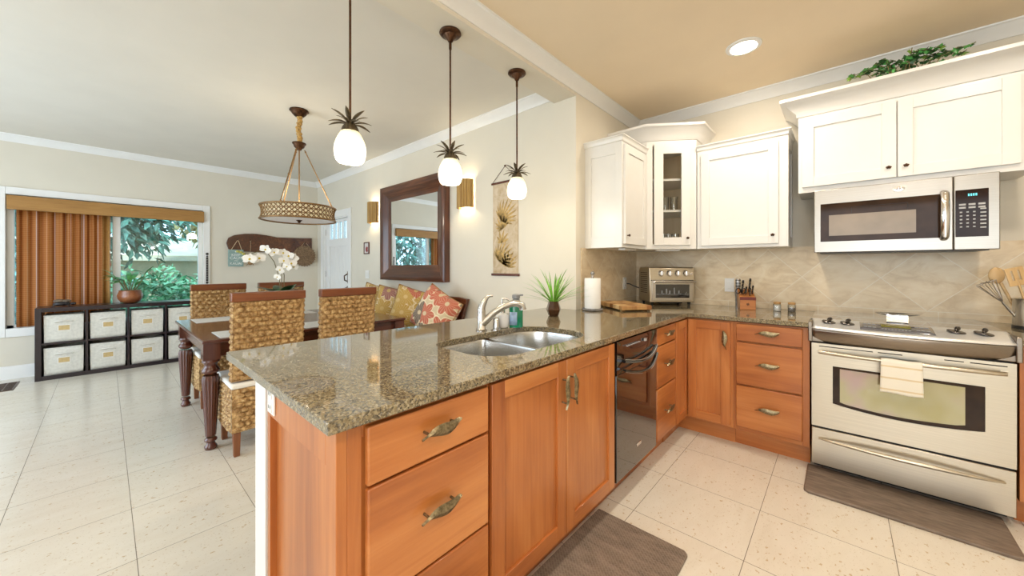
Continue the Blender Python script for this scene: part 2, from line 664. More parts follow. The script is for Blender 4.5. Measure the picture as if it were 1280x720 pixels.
def granite():
    t = NT('speckled_olive_granite')
    co = t.coord()
    wob = t.noise(co, 60, 2)
    vec = t.n.new('ShaderNodeVectorMath')
    vec.operation = 'ADD'
    t.link(vec.inputs[0], co)
    sc = t.n.new('ShaderNodeVectorMath')
    sc.operation = 'SCALE'
    nz = t.n.new('ShaderNodeTexNoise')
    t.link(nz.inputs['Vector'], co)
    nz.inputs['Scale'].default_value = 140
    t.link(sc.inputs[0], nz.outputs['Color'])
    sc.inputs['Scale'].default_value = 0.006
    t.link(vec.inputs[1], sc.outputs[0])
    cell = t.sep(t.vor(vec.outputs[0], 185, 'Color'))[0]
    a = t.ramp(cell, [(0.0, (0.012, 0.010, 0.009)), (0.15, (0.040, 0.033, 0.026)), (0.25, (0.135, 0.105, 0.058)), (0.40, (0.22, 0.165, 0.085)),
                      (0.58, (0.30, 0.245, 0.14)), (0.80, (0.42, 0.36, 0.25)), (0.91, (0.15, 0.145, 0.13))], 'CONSTANT')
    cell2 = t.sep(t.vor(co, 330, 'Color'))[1]
    b = t.ramp(cell2, [(0.0, (0.02, 0.017, 0.014)), (0.16, (0.19, 0.15, 0.085)), (0.6, (0.30, 0.25, 0.15)), (0.85, (0.42, 0.37, 0.26))], 'CONSTANT')
    big = t.noise(co, 9, 3)
    c = t.mix(0.30, a, b)
    c = t.mix(t.m('MULTIPLY', big, 0.30), c, (0.16, 0.13, 0.08))
    t.set(color=c, rough=0.055, spec=0.6, coat=0.35, coatr=0.03)
    return t.mat


MAT['granite'] = granite()


def travertine_floor():
    t = NT('honed_travertine_floor_tile')
    co = t.coord()
    x, y, zz = t.sep(co)
    u = t.m('DIVIDE', t.m('ADD', x, 0.305), 0.4865)
    v = t.m('DIVIDE', t.m('SUBTRACT', y, 2.262), 0.434)
    fu, fv = t.m('FRACT', u), t.m('FRACT', v)
    du = t.m('MULTIPLY', t.m('MINIMUM', fu, t.m('SUBTRACT', 1.0, fu)), 0.4865)
    dv = t.m('MULTIPLY', t.m('MINIMUM', fv, t.m('SUBTRACT', 1.0, fv)), 0.434)
    line = t.m('LESS_THAN', t.m('MINIMUM', du, dv), 0.0014)
    tile = t.comb(t.m('FLOOR', u), t.m('FLOOR', v), 0.0)
    rv = t.white(tile)
    rc = t.white(tile, 'Color')
    off = t.n.new('ShaderNodeVectorMath')
    off.operation = 'MULTIPLY_ADD'
    t.link(off.inputs[0], rc)
    off.inputs[1].default_value = (7, 7, 7)
    t.link(off.inputs[2], co)
    p = off.outputs[0]
    vein = t.noise(t.mapv(p, (9, 2.6, 3)), 1.4, 5, 0.6, 0.7)
    base = t.ramp(vein, [(0.25, (0.695, 0.645, 0.56)), (0.5, (0.725, 0.685, 0.605)), (0.77, (0.75, 0.715, 0.645))])
    base = t.mix(t.m('MULTIPLY', rv, 0.16), base, (0.66, 0.57, 0.44))
    pit = t.noise(t.mapv(p, (62, 40, 10)), 1.0, 3, 0.55)
    base = t.mix(t.ramp(pit, [(0.645, (0, 0, 0)), (0.675, (0.85, 0.85, 0.85))]), base, (0.52, 0.40, 0.25))
    pit2 = t.noise(t.mapv(p, (170, 110, 20)), 1.0, 3, 0.6)
    base = t.mix(t.ramp(pit2, [(0.645, (0, 0, 0)), (0.69, (0.6, 0.6, 0.6))]), base, (0.38, 0.29, 0.19))
    col = t.mix(line, base, (0.17, 0.145, 0.11))
    t.set(color=col, rough=t.m('ADD', t.m('MULTIPLY', vein, 0.12), t.m('MULTIPLY_ADD', line, 0.4, 0.15)), spec=0.5)
    t.bump(t.m('SUBTRACT', 1.0, line), 0.25, 0.003)
    return t.mat


MAT['floor'] = travertine_floor()


def backsplash():
    t = NT('diagonal_travertine_backsplash')
    co = t.coord()
    x, y, z = t.sep(co)
    h = t.m('ADD', x, y)
    hh = t.m('SUBTRACT', h, 3.246)
    zz = t.m('SUBTRACT', z, 0.961)
    p = t.m('DIVIDE', t.m('ADD', hh, zz), 0.44)
    q = t.m('DIVIDE', t.m('SUBTRACT', hh, zz), 0.44)

    def edge(f, w):
        fr = t.m('FRACT', f)
        return t.m('LESS_THAN', t.m('MINIMUM', fr, t.m('SUBTRACT', 1.0, fr)), w)
    lines = t.m('MAXIMUM', edge(p, 0.0055), edge(q, 0.0055))
    up = t.m('GREATER_THAN', z, 0.961)
    bu = t.m('DIVIDE', t.m('SUBTRACT', h, 3.87), 0.305)
    border = t.m('MAXIMUM', edge(bu, 0.005), t.m('LESS_THAN', t.m('ABSOLUTE', zz), 0.0016))
    lines = t.m('MAXIMUM', t.m('MULTIPLY', lines, up), t.m('MULTIPLY', border, t.m('LESS_THAN', z, 0.9635)))
    tid = t.comb(t.m('FLOOR', p), t.m('FLOOR', q), up)
    rv = t.white(tid)
    rc = t.white(tid, 'Color')
    off = t.n.new('ShaderNodeVectorMath')
    off.operation = 'MULTIPLY_ADD'
    t.link(off.inputs[0], rc)
    off.inputs[1].default_value = (5, 5, 5)
    t.link(off.inputs[2], co)
    v1 = t.noise(t.mapv(off.outputs[0], (5, 5, 9)), 1.3, 5, 0.62, 1.1)
    base = t.ramp(v1, [(0.25, (0.58, 0.44, 0.27)), (0.5, (0.75, 0.62, 0.43)), (0.75, (0.85, 0.75, 0.57))])
    base = t.mix(t.m('MULTIPLY', rv, 0.35), base, (0.70, 0.57, 0.39))
    col = t.mix(t.m('MULTIPLY', lines, 0.8), base, (0.84, 0.79, 0.68))
    t.set(color=col, rough=0.33, spec=0.4)
    t.bump(t.m('SUBTRACT', 1.0, lines), 0.2, 0.002)
    return t.mat


MAT['backsplash'] = backsplash()


def woven():
    t = NT('plaited_water_hyacinth')
    co = t.coord()
    f = t.noise(co, 42, 3)
    fine = t.noise(t.mapv(co, (150, 150, 420)), 1.0, 2)
    f2 = t.m('ADD', t.m('MULTIPLY', f, 0.65), t.m('MULTIPLY', fine, 0.35))
    t.set(color=t.ramp(f2, [(0.32, (0.10, 0.045, 0.014)), (0.47, (0.33, 0.185, 0.068)), (0.64, (0.66, 0.46, 0.22))]), rough=0.55, spec=0.35)
    t.bump(fine, 0.35, 0.003)
    return t.mat


MAT['woven'] = woven()


def pillow_mat(name, ground, petal, petal2, accent, seed):
    t = NT(name)
    co = t.mapv(t.coord(), (1, 1, 1), (seed, seed * 1.7, seed * 0.3))
    x, y, z = t.sep(co)
    p2 = t.comb(x, z, 0.0)
    vo = t.n.new('ShaderNodeTexVoronoi')
    vo.voronoi_dimensions = '2D'
    t.link(vo.inputs['Vector'], p2)
    vo.inputs['Scale'].default_value = 6.0
    vo.inputs['Randomness'].default_value = 0.7
    sub = t.n.new('ShaderNodeVectorMath')
    sub.operation = 'SUBTRACT'
    sc = t.n.new('ShaderNodeVectorMath')
    sc.operation = 'SCALE'
    t.link(sc.inputs[0], p2)
    sc.inputs['Scale'].default_value = 1.0
    t.link(sub.inputs[0], sc.outputs[0])
    t.link(sub.inputs[1], vo.outputs['Position'])
    dx, dy, _ = t.sep(sub.outputs[0])
    ang = t.m('ARCTAN2', dy, dx)
    rnd = t.sep(vo.outputs['Color'])[0]
    pet = t.m('ABSOLUTE', t.m('SINE', t.m('MULTIPLY_ADD', ang, 3.0, t.m('MULTIPLY', rnd, 6.0))))
    rad = t.m('MULTIPLY_ADD', pet, 0.30, 0.46)
    dist = vo.outputs['Distance']
    inside = t.m('LESS_THAN', dist, rad)
    rim = t.m('LESS_THAN', t.m('ABSOLUTE', t.m('SUBTRACT', dist, rad)), 0.045)
    heart = t.m('LESS_THAN', dist, 0.13)
    vein = t.m('GREATER_THAN', t.m('SINE', t.m('MULTIPLY', ang, 18.0)), 0.75)
    pc = t.ramp(rnd, [(0.0, petal), (0.4, petal2), (0.72, accent)], 'CONSTANT')
    c = t.mix(inside, ground, pc)
    c = t.mix(t.m('MULTIPLY', t.m('MULTIPLY', vein, inside), 0.35), c, (0.75, 0.62, 0.42))
    c = t.mix(rim, c, (0.78, 0.66, 0.46))
    c = t.mix(heart, c, ground)
    t.set(color=c, rough=0.8, sheen=0.2)
    t.bump(t.noise(t.coord(), 220, 2), 0.25, 0.002)
    return t.mat


def rubber_mat(name, weave):
    t = NT(name)
    co = t.coord()
    f = t.noise(t.mapv(co, (6, 26, 10), rot=(0, 0, 0.35)), 2.0, 4, 0.6)
    c = t.ramp(f, [(0.3, (0.115, 0.085, 0.066)), (0.52, (0.185, 0.14, 0.108)), (0.75, (0.26, 0.205, 0.165))])
    if weave:
        br = t.n.new('ShaderNodeTexBrick')
        t.link(br.inputs['Vector'], t.mapv(co, (1, 1, 1), rot=(0, 0, R(45))))
        br.inputs['Scale'].default_value = 22
        br.inputs['Mortar Size'].default_value = 0.035
        c = t.mix(t.m('MULTIPLY', br.outputs['Fac'], 0.35), c, (0.33, 0.28, 0.23))
        t.bump(t.m('SUBTRACT', f, t.m('MULTIPLY', br.outputs['Fac'], 0.5)), 0.35, 0.004)
    else:
        t.bump(f, 0.35, 0.004)
    t.set(color=c, rough=0.55)
    return t.mat


MAT['mat_weave'] = rubber_mat('brown_basketweave_rubber', True)
MAT['mat_plain'] = rubber_mat('brown_brushed_rubber', False)


def blind_mat():
    t = NT('striped_woven_blind')
    co = t.coord()
    x, y, z = t.sep(co)
    s1 = t.noise(t.comb(t.m('MULTIPLY', y, 38.0), 0.0, 0.0), 1.0, 3, 0.7)
    s2 = t.m('GREATER_THAN', t.noise(t.comb(t.m('MULTIPLY', y, 24.0), 3.0, 0.0), 1.0, 2), 0.57)
    weft = t.m('MULTIPLY', t.m('SINE', t.m('MULTIPLY', z, 420.0)), 0.06)
    c = t.ramp(t.m('ADD', s1, weft), [(0.30, (0.20, 0.055, 0.015)), (0.43, (0.46, 0.145, 0.030)), (0.55, (0.62, 0.27, 0.065)), (0.70, (0.70, 0.42, 0.24))])
    c = t.mix(t.m('MULTIPLY', s2, 0.75), c, (0.80, 0.66, 0.62))  # pale streaks paint daylight coming through gaps in the weave
    t.set(color=c, rough=0.7)
    # thin cloth: part of the daylight comes through
    tr = t.n.new('ShaderNodeBsdfTranslucent')
    t.link(tr.inputs[0], c)
    mx = t.n.new('ShaderNodeMixShader')
    mx.inputs[0].default_value = 0.5
    out = t.n['Material Output']
    t.t.links.new(t.b.outputs[0], mx.inputs[1])
    t.t.links.new(tr.outputs[0], mx.inputs[2])
    t.t.links.new(mx.outputs[0], out.inputs[0])
    return t.mat


MAT['blind'] = blind_mat()
MAT['valance'] = wood('golden_woven_valance', (0.27, 0.13, 0.03), (0.36, 0.18, 0.045), (0.44, 0.24, 0.07), 'y', 0.6, 0.0, 2.0)


def scroll_mat():
    t = NT('mottled_parchment')
    co = t.coord()
    n1 = t.noise(co, 7, 5, 0.65, 1.4)
    t.set(color=t.ramp(n1, [(0.3, (0.40, 0.28, 0.15)), (0.5, (0.56, 0.45, 0.31)), (0.7, (0.66, 0.56, 0.43))]), rough=0.8)
    return t.mat


MAT['scroll'] = scroll_mat()
MAT['gold_leaf'] = plain('ochre_painted_leaf', (0.44, 0.29, 0.10), 0.7, var=0.4, scale=30)


def towel_mat():
    t = NT('cream_striped_tea_towel')
    x, y, z = t.sep(t.coord())
    s = t.m('LESS_THAN', t.m('ABSOLUTE', t.m('SUBTRACT', t.m('FRACT', t.m('MULTIPLY', z, 16.0)), 0.5)), 0.07)
    t.set(color=t.mix(t.m('MULTIPLY', s, 0.7), (0.78, 0.74, 0.64), (0.62, 0.47, 0.24)), rough=0.9)
    t.bump(t.noise(t.coord(), 240, 2), 0.3, 0.002)
    return t.mat


MAT['towel_c'] = towel_mat()


def bamboo_mat():
    t = NT('split_bamboo_sconce')
    x, y, z = t.sep(t.coord())
    v = t.noise(t.mapv(t.coord(), (60, 60, 1.5)), 1.0, 3)
    t.set(color=t.ramp(v, [(0.3, (0.26, 0.135, 0.03)), (0.55, (0.42, 0.255, 0.07)), (0.75, (0.56, 0.38, 0.14))]), rough=0.5)
    return t.mat


MAT['bamboo'] = bamboo_mat()


def butcher():
    t = NT('end_grain_butcher_block')
    co = t.coord()
    x, y, z = t.sep(co)
    idx = t.comb(t.m('FLOOR', t.m('MULTIPLY', x, 24.0)), t.m('FLOOR', t.m('MULTIPLY', y, 18.0)), t.m('FLOOR', t.m('MULTIPLY', z, 0.01)))
    rv = t.white(idx)
    g = t.noise(t.mapv(co, (60, 60, 12)), 1.0, 3)
    c = t.ramp(t.m('ADD', t.m('MULTIPLY', rv, 0.7), t.m('MULTIPLY', g, 0.3)), [(0.15, (0.25, 0.10, 0.028)), (0.5, (0.50, 0.29, 0.11)), (0.85, (0.72, 0.52, 0.27))])
    t.set(color=c, rough=0.45)
    return t.mat


MAT['butcher'] = butcher()

# ------------------------------------------------------------------ the setting
XK, YM, YW, XW = -1.575, 2.528, 3.695, -6.918
ZC, ZS = 2.742, 2.636
XR, YF = 2.6, -2.7
BX = -1.787

m = MB().box(XW - 0.15, YF - 0.15, -0.12, XR + 0.15, YW + 0.15, 0.0)
struct(m.build('floor', MAT['floor'], smooth=0), 'pale travertine tile floor')
m = MB().box(XW - 0.15, YF - 0.15, ZC, BX, YM + 0.15, ZC + 0.12)
struct(m.build('ceiling', MAT['ceil_d'], smooth=0), 'pale ceiling over the dining side')
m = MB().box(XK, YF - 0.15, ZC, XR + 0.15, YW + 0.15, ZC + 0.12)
struct(m.build('ceiling_kitchen', MAT['ceil_k'], smooth=0), 'kitchen ceiling with a warm light cast in its colour')
m = MB().box(BX, YF, ZS, XK, YM, ZC + 0.12)
struct(m.build('ceiling_beam', MAT['wall'], smooth=0), 'dropped beam over the peninsula')

# window wall with its opening
WY0, WY1, WZ0, WZ1 = -0.74, 0.955, 0.555, 2.075
m = MB()
m.box(XW - 0.14, YF, 0, XW, WY0, ZC)
m.box(XW - 0.14, WY1, 0, XW, YM, ZC)
m.box(XW - 0.14, WY0, 0, XW, WY1, WZ0)
m.box(XW - 0.14, WY0, WZ1, XW, WY1, ZC)
struct(m.build('wall_left', MAT['wall'], smooth=0), 'cream wall around the big dining window')
# mirror wall with the entry door opening
DX0, DX1, DZ1 = -6.625, -5.66, 2.065
m = MB()
m.box(XW - 0.14, YM, 0, DX0, YM + 0.14, ZC)
m.box(DX1, YM, 0, XK, YM + 0.14, ZC)
m.box(DX0, YM, DZ1, DX1, YM + 0.14, ZC)
struct(m.build('wall_back', MAT['wall'], smooth=0), 'cream wall carrying the mirror and sconces')
m = MB().box(XK - 0.14, YM + 0.14, 0, XK, YW + 0.14, ZC)
struct(m.build('wall_return', MAT['wall'], smooth=0), 'short cream wall beside the left cupboards')
m = MB().box(XK, YW, 0, XR, YW + 0.14, ZC)
struct(m.build('wall_kitchen', MAT['wall'], smooth=0), 'cream kitchen wall behind the cooker')
m = MB().box(XR, YF, 0, XR + 0.14, YW + 0.14, ZC)
struct(m.build('wall_right', MAT['wall'], smooth=0), 'cream wall on the right side of the kitchen')
m = MB()  # unseen front wall, its openings added for the fill lights
m.box(XW - 0.14, YF - 0.14, 0, -6.1, YF, ZC)
m.box(-2.5, YF - 0.14, 0, -0.6, YF, ZC)
m.box(2.0, YF - 0.14, 0, XR + 0.14, YF, ZC)
m.box(-6.1, YF - 0.14, 2.4, -2.5, YF, ZC)
m.box(-0.6, YF - 0.14, 2.35, 2.0, YF, ZC)
m.box(-0.6, YF - 0.14, 0, 2.0, YF, 0.65)
struct(m.build('wall_front', MAT['wall'], smooth=0), 'cream wall behind the viewer with openings added for fill light')
# half wall that carries the raised back of the peninsula
m = MB().box(-1.535, 0.355, 0, -1.415, YM, 0.876)
struct(m.build('wall_peninsula', MAT['white_trim'], smooth=0), 'low painted wall behind the peninsula cabinets')
prof_base = [(0, 0), (0.014, 0), (0.014, 0.125), (0.006, 0.145), (0, 0.148)]
m = MB().sweep([(-1.415, 0.355), (-1.535, 0.355), (-1.535, YM)], prof_base, side=1)
struct(m.build('baseboard_peninsula', MAT['white_trim']), 'white baseboard round the low peninsula wall')
m = MB().sweep([(XW, YF), (XW, YM), (-6.72, YM)], prof_base, side=-1)
struct(m.build('baseboard_left', MAT['white_trim']), 'white baseboard under the dining window')
m = MB().sweep([(-5.55, YM), (-1.535, YM)], prof_base, side=-1)
struct(m.build('baseboard_back', MAT['white_trim']), 'white baseboard along the mirror wall')


def crown(h, p, z):
    return [(0, z), (0, z - h), (0.008, z - h), (0.012, z - h * 0.9), (p * 0.35, z - h * 0.62), (p * 0.62, z - h * 0.36), (p * 0.80, z - h * 0.22),
            (p * 0.86, z - h * 0.14), (p * 0.97, z - h * 0.12), (p, z)]


m = MB().sweep([(XW, YF), (XW, YM), (BX, YM)], crown(0.078, 0.078, ZC), side=-1)
struct(m.build('trim_1', MAT['white_trim'], smooth=50), 'white crown moulding of the dining side')
m = MB().sweep([(XK, YF), (XK, YW), (XR, YW)], crown(0.080, 0.080, ZC), side=-1)
struct(m.build('trim_2', MAT['white_trim'], smooth=50), 'white crown moulding of the kitchen')

# backsplash tile
m = MB().box(XK, 2.60, 0.9145, XK + 0.008, YW, 1.415)
struct(m.build('wall_backsplash_side', MAT['backsplash'], smooth=0), 'diagonal travertine backsplash on the short wall')
m = MB().box(XK + 0.008, YW - 0.008, 0.9145, 1.9, YW, 1.42)
struct(m.build('wall_backsplash', MAT['backsplash'], smooth=0), 'diagonal travertine backsplash behind the cooker')

# ---- big dining window
win = bpy.data.objects.new('window_1', None)
COL.objects.link(win)
win.location = (XW, 0, 0)
struct(win, 'white framed picture window of the dining side')
m = MB()   # casing on the wall
c0, c1, cz0, cz1 = -0.83, 1.035, 0.472, 2.156
m.box(0, c0, cz0, 0.022, WY0, cz1)
m.box(0, WY1, cz0, 0.022, c1, cz1)
m.box(0, WY0, WZ1, 0.022, WY1, cz1)
m.box(0, WY0, cz0, 0.022, WY1, WZ0)
m.build('window_casing', MAT['white_trim'], win, bev=0.004)
m = MB()   # sash frame in the opening
fx0, fx1 = -0.12, -0.05
m.box(fx0, WY0, WZ0, fx1, WY0 + 0.05, WZ1)
m.box(fx0, WY1 - 0.045, WZ0, fx1, WY1, WZ1)
m.box(fx0, WY0, WZ0, fx1, WY1, WZ0 + 0.045)
m.box(fx0, WY0, WZ1 - 0.045, fx1, WY1, WZ1)
m.box(fx0, 0.065, WZ0, fx1, 0.135, WZ1)
m.build('window_frame', MAT['white_trim'], win, bev=0.003)
m = MB().box(-0.05, WY0, WZ0 - 0.004, 0.02, WY1, WZ0 + 0.012)
m.build('window_sill', MAT['white_trim'], win, bev=0.003)
MB().box(-0.088, WY0 + 0.05, WZ0 + 0.045, -0.083, 0.065, WZ1 - 0.045).build('pane', MAT['pane'], win, smooth=0)
MB().box(-0.088, 0.135, WZ0 + 0.045, -0.083, WY1 - 0.045, WZ1 - 0.045).build('pane', MAT['pane'], win, smooth=0)

# blind: valance and gathered panel
bl = thing('woven_blind', 'orange brown striped woven blind drawn over the left half of the dining window', 'blind', (XW, 0, 0))
m = MB()
m.box(0.0, -0.73, 1.905, 0.06, 0.962, 2.06)
m.build('valance', MAT['valance'], bl, bev=0.004)
m = MB()


def blind_fn(u, v):
    y = -0.672 + u * 0.712
    x = -0.030 + 0.012 * math.sin(u * 62 + math.sin(u * 9) * 2.0) * (0.55 + 0.45 * v)
    return (x, y, 0.575 + v * 1.35)


m.grid(blind_fn, 150, 10)
m.build('blind_panel', MAT['blind'], bl, smooth=80, solid=0.002)
m = MB()


def fold_fn(u, v):
    y = -0.02 + u * 0.062
    return (-0.012 + 0.014 * math.cos(u * PI * 2), y, 0.58 + v * 1.34)


m.grid(fold_fn, 18, 4)
m.build('gathered_fold', MAT['valance'], bl, smooth=80, solid=0.003)
m = MB().tube([(0.012, 0.045, 1.91), (0.014, 0.047, 1.3), (0.012, 0.045, 0.62)], 0.003, 6)
m.lathe([(0.0045, 0), (0.009, 0.01), (0.007, 0.035), (0.003, 0.045)], (0.014, 0.047, 1.27), 8)
m.build('pull_cord', MAT['leg_wood'], bl)

# ---- entry door
dr = bpy.data.objects.new('door_1', None)
COL.objects.link(dr)
dr.location = (DX0, YM, 0)
struct(dr, 'white front door with four small panes along the top')
W = DX1 - DX0
m = MB()   # casing
m.box(-0.095, -0.02, 0, 0.0, 0, DZ1 + 0.105)
m.box(W, -0.02, 0, W + 0.10, 0, DZ1 + 0.105)
m.box(0, -0.02, DZ1, W, 0, DZ1 + 0.105)
m.build('door_casing', MAT['white_trim'], dr, bev=0.004)
m = MB()   # jamb
m.box(0, 0, 0, 0.02, 0.13, DZ1)
m.box(W - 0.02, 0, 0, W, 0.13, DZ1)
m.box(0.02, 0, DZ1 - 0.02, W - 0.02, 0.13, DZ1)
m.build('door_jamb', MAT['white_trim'], dr)
m = MB()   # leaf: rails, stiles, planked panel
a, b = 0.025, W - 0.025
y0, y1 = 0.035, 0.08
m.box(a, y0, 0.01, a + 0.115, y1, 2.04)
m.box(b - 0.115, y0, 0.01, b, y1, 2.04)
m.box(a + 0.115, y0, 2.0, b - 0.115, y1, 2.04)
m.box(a + 0.115, y0, 1.60, b - 0.115, y1, 1.725)
m.box(a + 0.115, y0, 0.01, b - 0.115, y1, 0.22)
L0, L1 = a + 0.115, b - 0.115
n = 6
for i in range(n):
    m.box(L0 + (L1 - L0) * i / n + 0.003, y0 + 0.012, 0.22, L0 + (L1 - L0) * (i + 1) / n - 0.003, y1 - 0.005, 1.60)
m.box(L0, y0 + 0.017, 0.22, L1, y1 - 0.008, 1.60)
for i in range(5):   # bars between the four panes
    cx = L0 + (L1 - L0) * i / 4
    m.box(max(cx - 0.022, L0), y0, 1.725, min(cx + 0.022, L1), y1, 2.0)
m.build('door_leaf', MAT['white_trim'], dr, bev=0.003)
for i in range(4):
    MB().box(L0 + (L1 - L0) * i / 4 + 0.02, 0.055, 1.725, L0 + (L1 - L0) * (i + 1) / 4 - 0.02, 0.06, 2.0).build('pane', MAT['pane'], dr, smooth=0)
m = MB()
hx = b - 0.06
m.box(hx - 0.03, 0.022, 1.0, hx + 0.03, 0.035, 1.19)
m.tube([(hx, 0.03, 1.03), (hx, -0.03, 1.05), (hx, -0.035, 1.12), (hx, 0.03, 1.16)], 0.010, 8)
m.build('door_handle', MAT['bronze'], dr, bev=0.004)
m = MB()
m.cyl((hx, 0.012, 0.93), 0.03, 0.023, 16, axis='y')
m.box(hx - 0.045, -0.005, 0.922, hx + 0.012, 0.012, 0.938)
m.build('door_lock', MAT['bronze'], dr, bev=0.002)
for hz in (0.25, 1.09, 1.80):
    MB().cyl((0.012, 0.022, hz), 0.009, 0.1, 8).build('hinge', MAT['bronze'], dr)

# ------------------------------------------------------------------ outdoors, seen through the window
m = MB().box(-40, -25, -0.5, XW - 0.15, 25, -0.35)
struct(m.build('ground', plain('dark_garden_soil', (0.10, 0.13, 0.06), 0.9, var=0.4, scale=2), smooth=0), 'garden ground outside')
m = MB().box(-8.5, YM + 0.15, -0.5, -1.8, 12, -0.2)
struct(m.build('ground_porch', plain('pale_porch_concrete', (0.5, 0.5, 0.48), 0.9), smooth=0), 'porch floor outside the front door')
FOL = [plain('garden_leaf_deep', (0.085, 0.22, 0.17), 0.5, var=0.6, scale=5), plain('garden_leaf_mid', (0.15, 0.36, 0.20), 0.5, var=0.6, scale=5),
       plain('garden_leaf_sunlit', (0.72, 0.62, 0.34), 0.6, var=0.4, scale=4), plain('garden_leaf_blue', (0.12, 0.29, 0.26), 0.5, var=0.6, scale=5)]  # the gold leaves have warm sunlight put into their colour
BARK = plain('grey_bark', (0.10, 0.085, 0.07), 0.9, var=0.4, scale=12)


def bush(name, label, cat, c, r, n, mat, leaf=(0.16, 0.08), trunk=0.0, group=None, sq=(1, 1, 1)):
    root = thing(name, label, cat, (c[0], c[1], -0.35), 0, group)
    rr = random.Random(int(abs(c[0] * 131 + c[1] * 977)))
    fm = MB()
    for i in range(n):
        th = rr.uniform(0, 2 * PI)
        ph = math.acos(rr.uniform(-0.75, 1))
        k = rr.uniform(0.55, 1.0) * (1 + 0.22 * math.sin(th * 3 + c[1]) * math.sin(ph * 4))
        d = Vector((math.sin(ph) * math.cos(th), math.sin(ph) * math.sin(th), math.cos(ph)))
        p = (d.x * r * k * sq[0], d.y * r * k * sq[1], trunk + r * 0.8 * sq[2] + d.z * r * k * sq[2])
        d2 = (d + Vector((rr.uniform(-1, 1), rr.uniform(-1, 1), rr.uniform(-1, 0.6)))).normalized()
        fm.leaf(p, d2, leaf[0] * rr.uniform(0.6, 1.3), leaf[1], 0.3, (rr.uniform(-1, 1), rr.uniform(-1, 1), 1), seg=2)
    fm.build('foliage', mat, root, smooth=0, clean=False)
    tm = MB()
    top = trunk + r * sq[2] * 0.9
    tm.tube([(0, 0, -0.05), (0.03, 0.05, top * 0.5), (0, 0, top)], [0.05 + 0.03 * r, 0.04 + 0.02 * r, 0.015], 8)
    for i in range(6):
        a = i * 1.05
        zb = trunk + r * 0.25 * sq[2]
        tm.tube([(0, 0, zb), (0.4 * r * sq[0] * math.cos(a), 0.4 * r * sq[1] * math.sin(a), zb + 0.45 * r * sq[2])], [0.03 + 0.01 * r, 0.012], 6)
    tm.build('trunk', BARK, root)
    return root


bush('hedge_shrub', 'light green rounded shrub close outside the window, behind the bowl plant', 'shrub', (-9.6, 0.55, 0), 0.85, 2600, FOL[1], (0.13, 0.07))
bush('hedge_shrub', 'light green shrub at the right edge of the window view', 'shrub', (-10.1, 2.0, 0), 0.95, 2600, FOL[1], (0.13, 0.07))
bush('hedge_shrub', 'bluish green shrub beside the window mullion', 'shrub', (-10.6, -0.6, 0), 1.0, 2400, FOL[3], (0.14, 0.07))
bush('garden_tree', 'dark blue green tree filling the left of the window view', 'tree', (-15.0, -0.6, 0), 2.4, 6500, FOL[0], (0.30, 0.13), 1.7, None, (1, 1, 1.2))
bush('garden_tree', 'dark feathery tree filling the middle of the window view', 'tree', (-15.5, 3.4, 0), 1.9, 4200, FOL[3], (0.34, 0.12), 3.3, None, (1, 1, 1.1))
bush('garden_tree', 'sunlit golden tree showing between the dark trees', 'tree', (-20.0, 4.4, 0), 2.0, 4200, FOL[2], (0.34, 0.2), 2.5, None, (1, 1.3, 1))
bush('garden_tree', 'blue green tree standing behind the blind', 'tree', (-16.0, -4.2, 0), 2.9, 5200, FOL[3], (0.34, 0.13), 1.0)
ho = thing('neighbour_house', 'low pale cream neighbour house beyond the garden shrubs', 'house', (-24.0, 3.0, -0.35))
MB().box(-2.0, -9, 0, 1.0, 9, 1.9).build('house_wall', plain('pale_cream_siding', (0.66, 0.60, 0.42), 0.8), ho, smooth=0)
m = MB().prism([(-2.6, 1.9), (1.7, 1.9), (1.7, 2.12), (-0.5, 3.0), (-2.6, 2.12)], lambda u, v, w: (u, w, v), -9.5, 9.5)
m.build('roof', plain('pale_cream_roofing', (0.66, 0.60, 0.46), 0.8, var=0.15, scale=2), ho, smooth=0)
m = MB().box(1.7, -9.5, 1.88, 1.76, 9.5, 2.06)
m.build('eave_board', plain('cream_eave_board', (0.8, 0.76, 0.62), 0.7), ho)

# ------------------------------------------------------------------ kitchen
def leaf_pull(parent, pos, vertical=False, L=0.135, flip=1):
    """curled leaf pull, two posts; local face plane y=0, out is -y"""
    m_ = MB()

    def P(t):
        return ((t - 0.5) * L, -0.026 - 0.006 * math.sin(PI * t), (-0.010 + 0.020 * t + 0.006 * math.sin(2 * PI * t)) * flip)
    n = 20
    vs, fs = [], []
    for k in range(n + 1):
        t_ = k / n
        x, y, z = P(t_)
        w = 0.015 * max(math.sin(PI * min(1, max(0, (t_ - 0.14) / 0.88))) ** 0.7 if 0.14 < t_ < 1 else 0, 0.0) + 0.0028
        rib = 0.0012 * math.sin(t_ * 60)
        vs += [(x, y + 0.003, z - w), (x, y - 0.001 + rib, z - w * 0.5), (x, y - 0.0045, z), (x, y - 0.001 + rib, z + w * 0.5), (x, y + 0.003, z + w), (x, y + 0.004, z)]
    for k in range(n):
        for i in range(6):
            j = (i + 1) % 6
            fs.append((k * 6 + i, k * 6 + j, k * 6 + 6 + j, k * 6 + 6 + i))
    fs += [tuple(range(6))[::-1], tuple(range(n * 6, n * 6 + 6))]
    m_.add(vs, fs)
    for t_ in (0.17, 0.86):
        x, y, z = P(t_)
        m_.tube([(x, 0.0, z), (x, y + 0.003, z)], 0.0038, 8)
    o = m_.build('pull', MAT['brass'], parent, smooth=60)
    o.location = pos
    if vertical:
        o.rotation_euler = (0, R(-90), 0)
    return o


def slab(parent, x0, z0, x1, z1, mat, pull=True, t_=0.02):
    m_ = MB().box(x0, -t_, z0, x1, 0, z1)
    o = m_.build('drawer', mat, parent, bev=0.005)
    if pull:
        leaf_pull(o, ((x0 + x1) / 2, -t_, (z0 + z1) / 2 + 0.01))
    return o


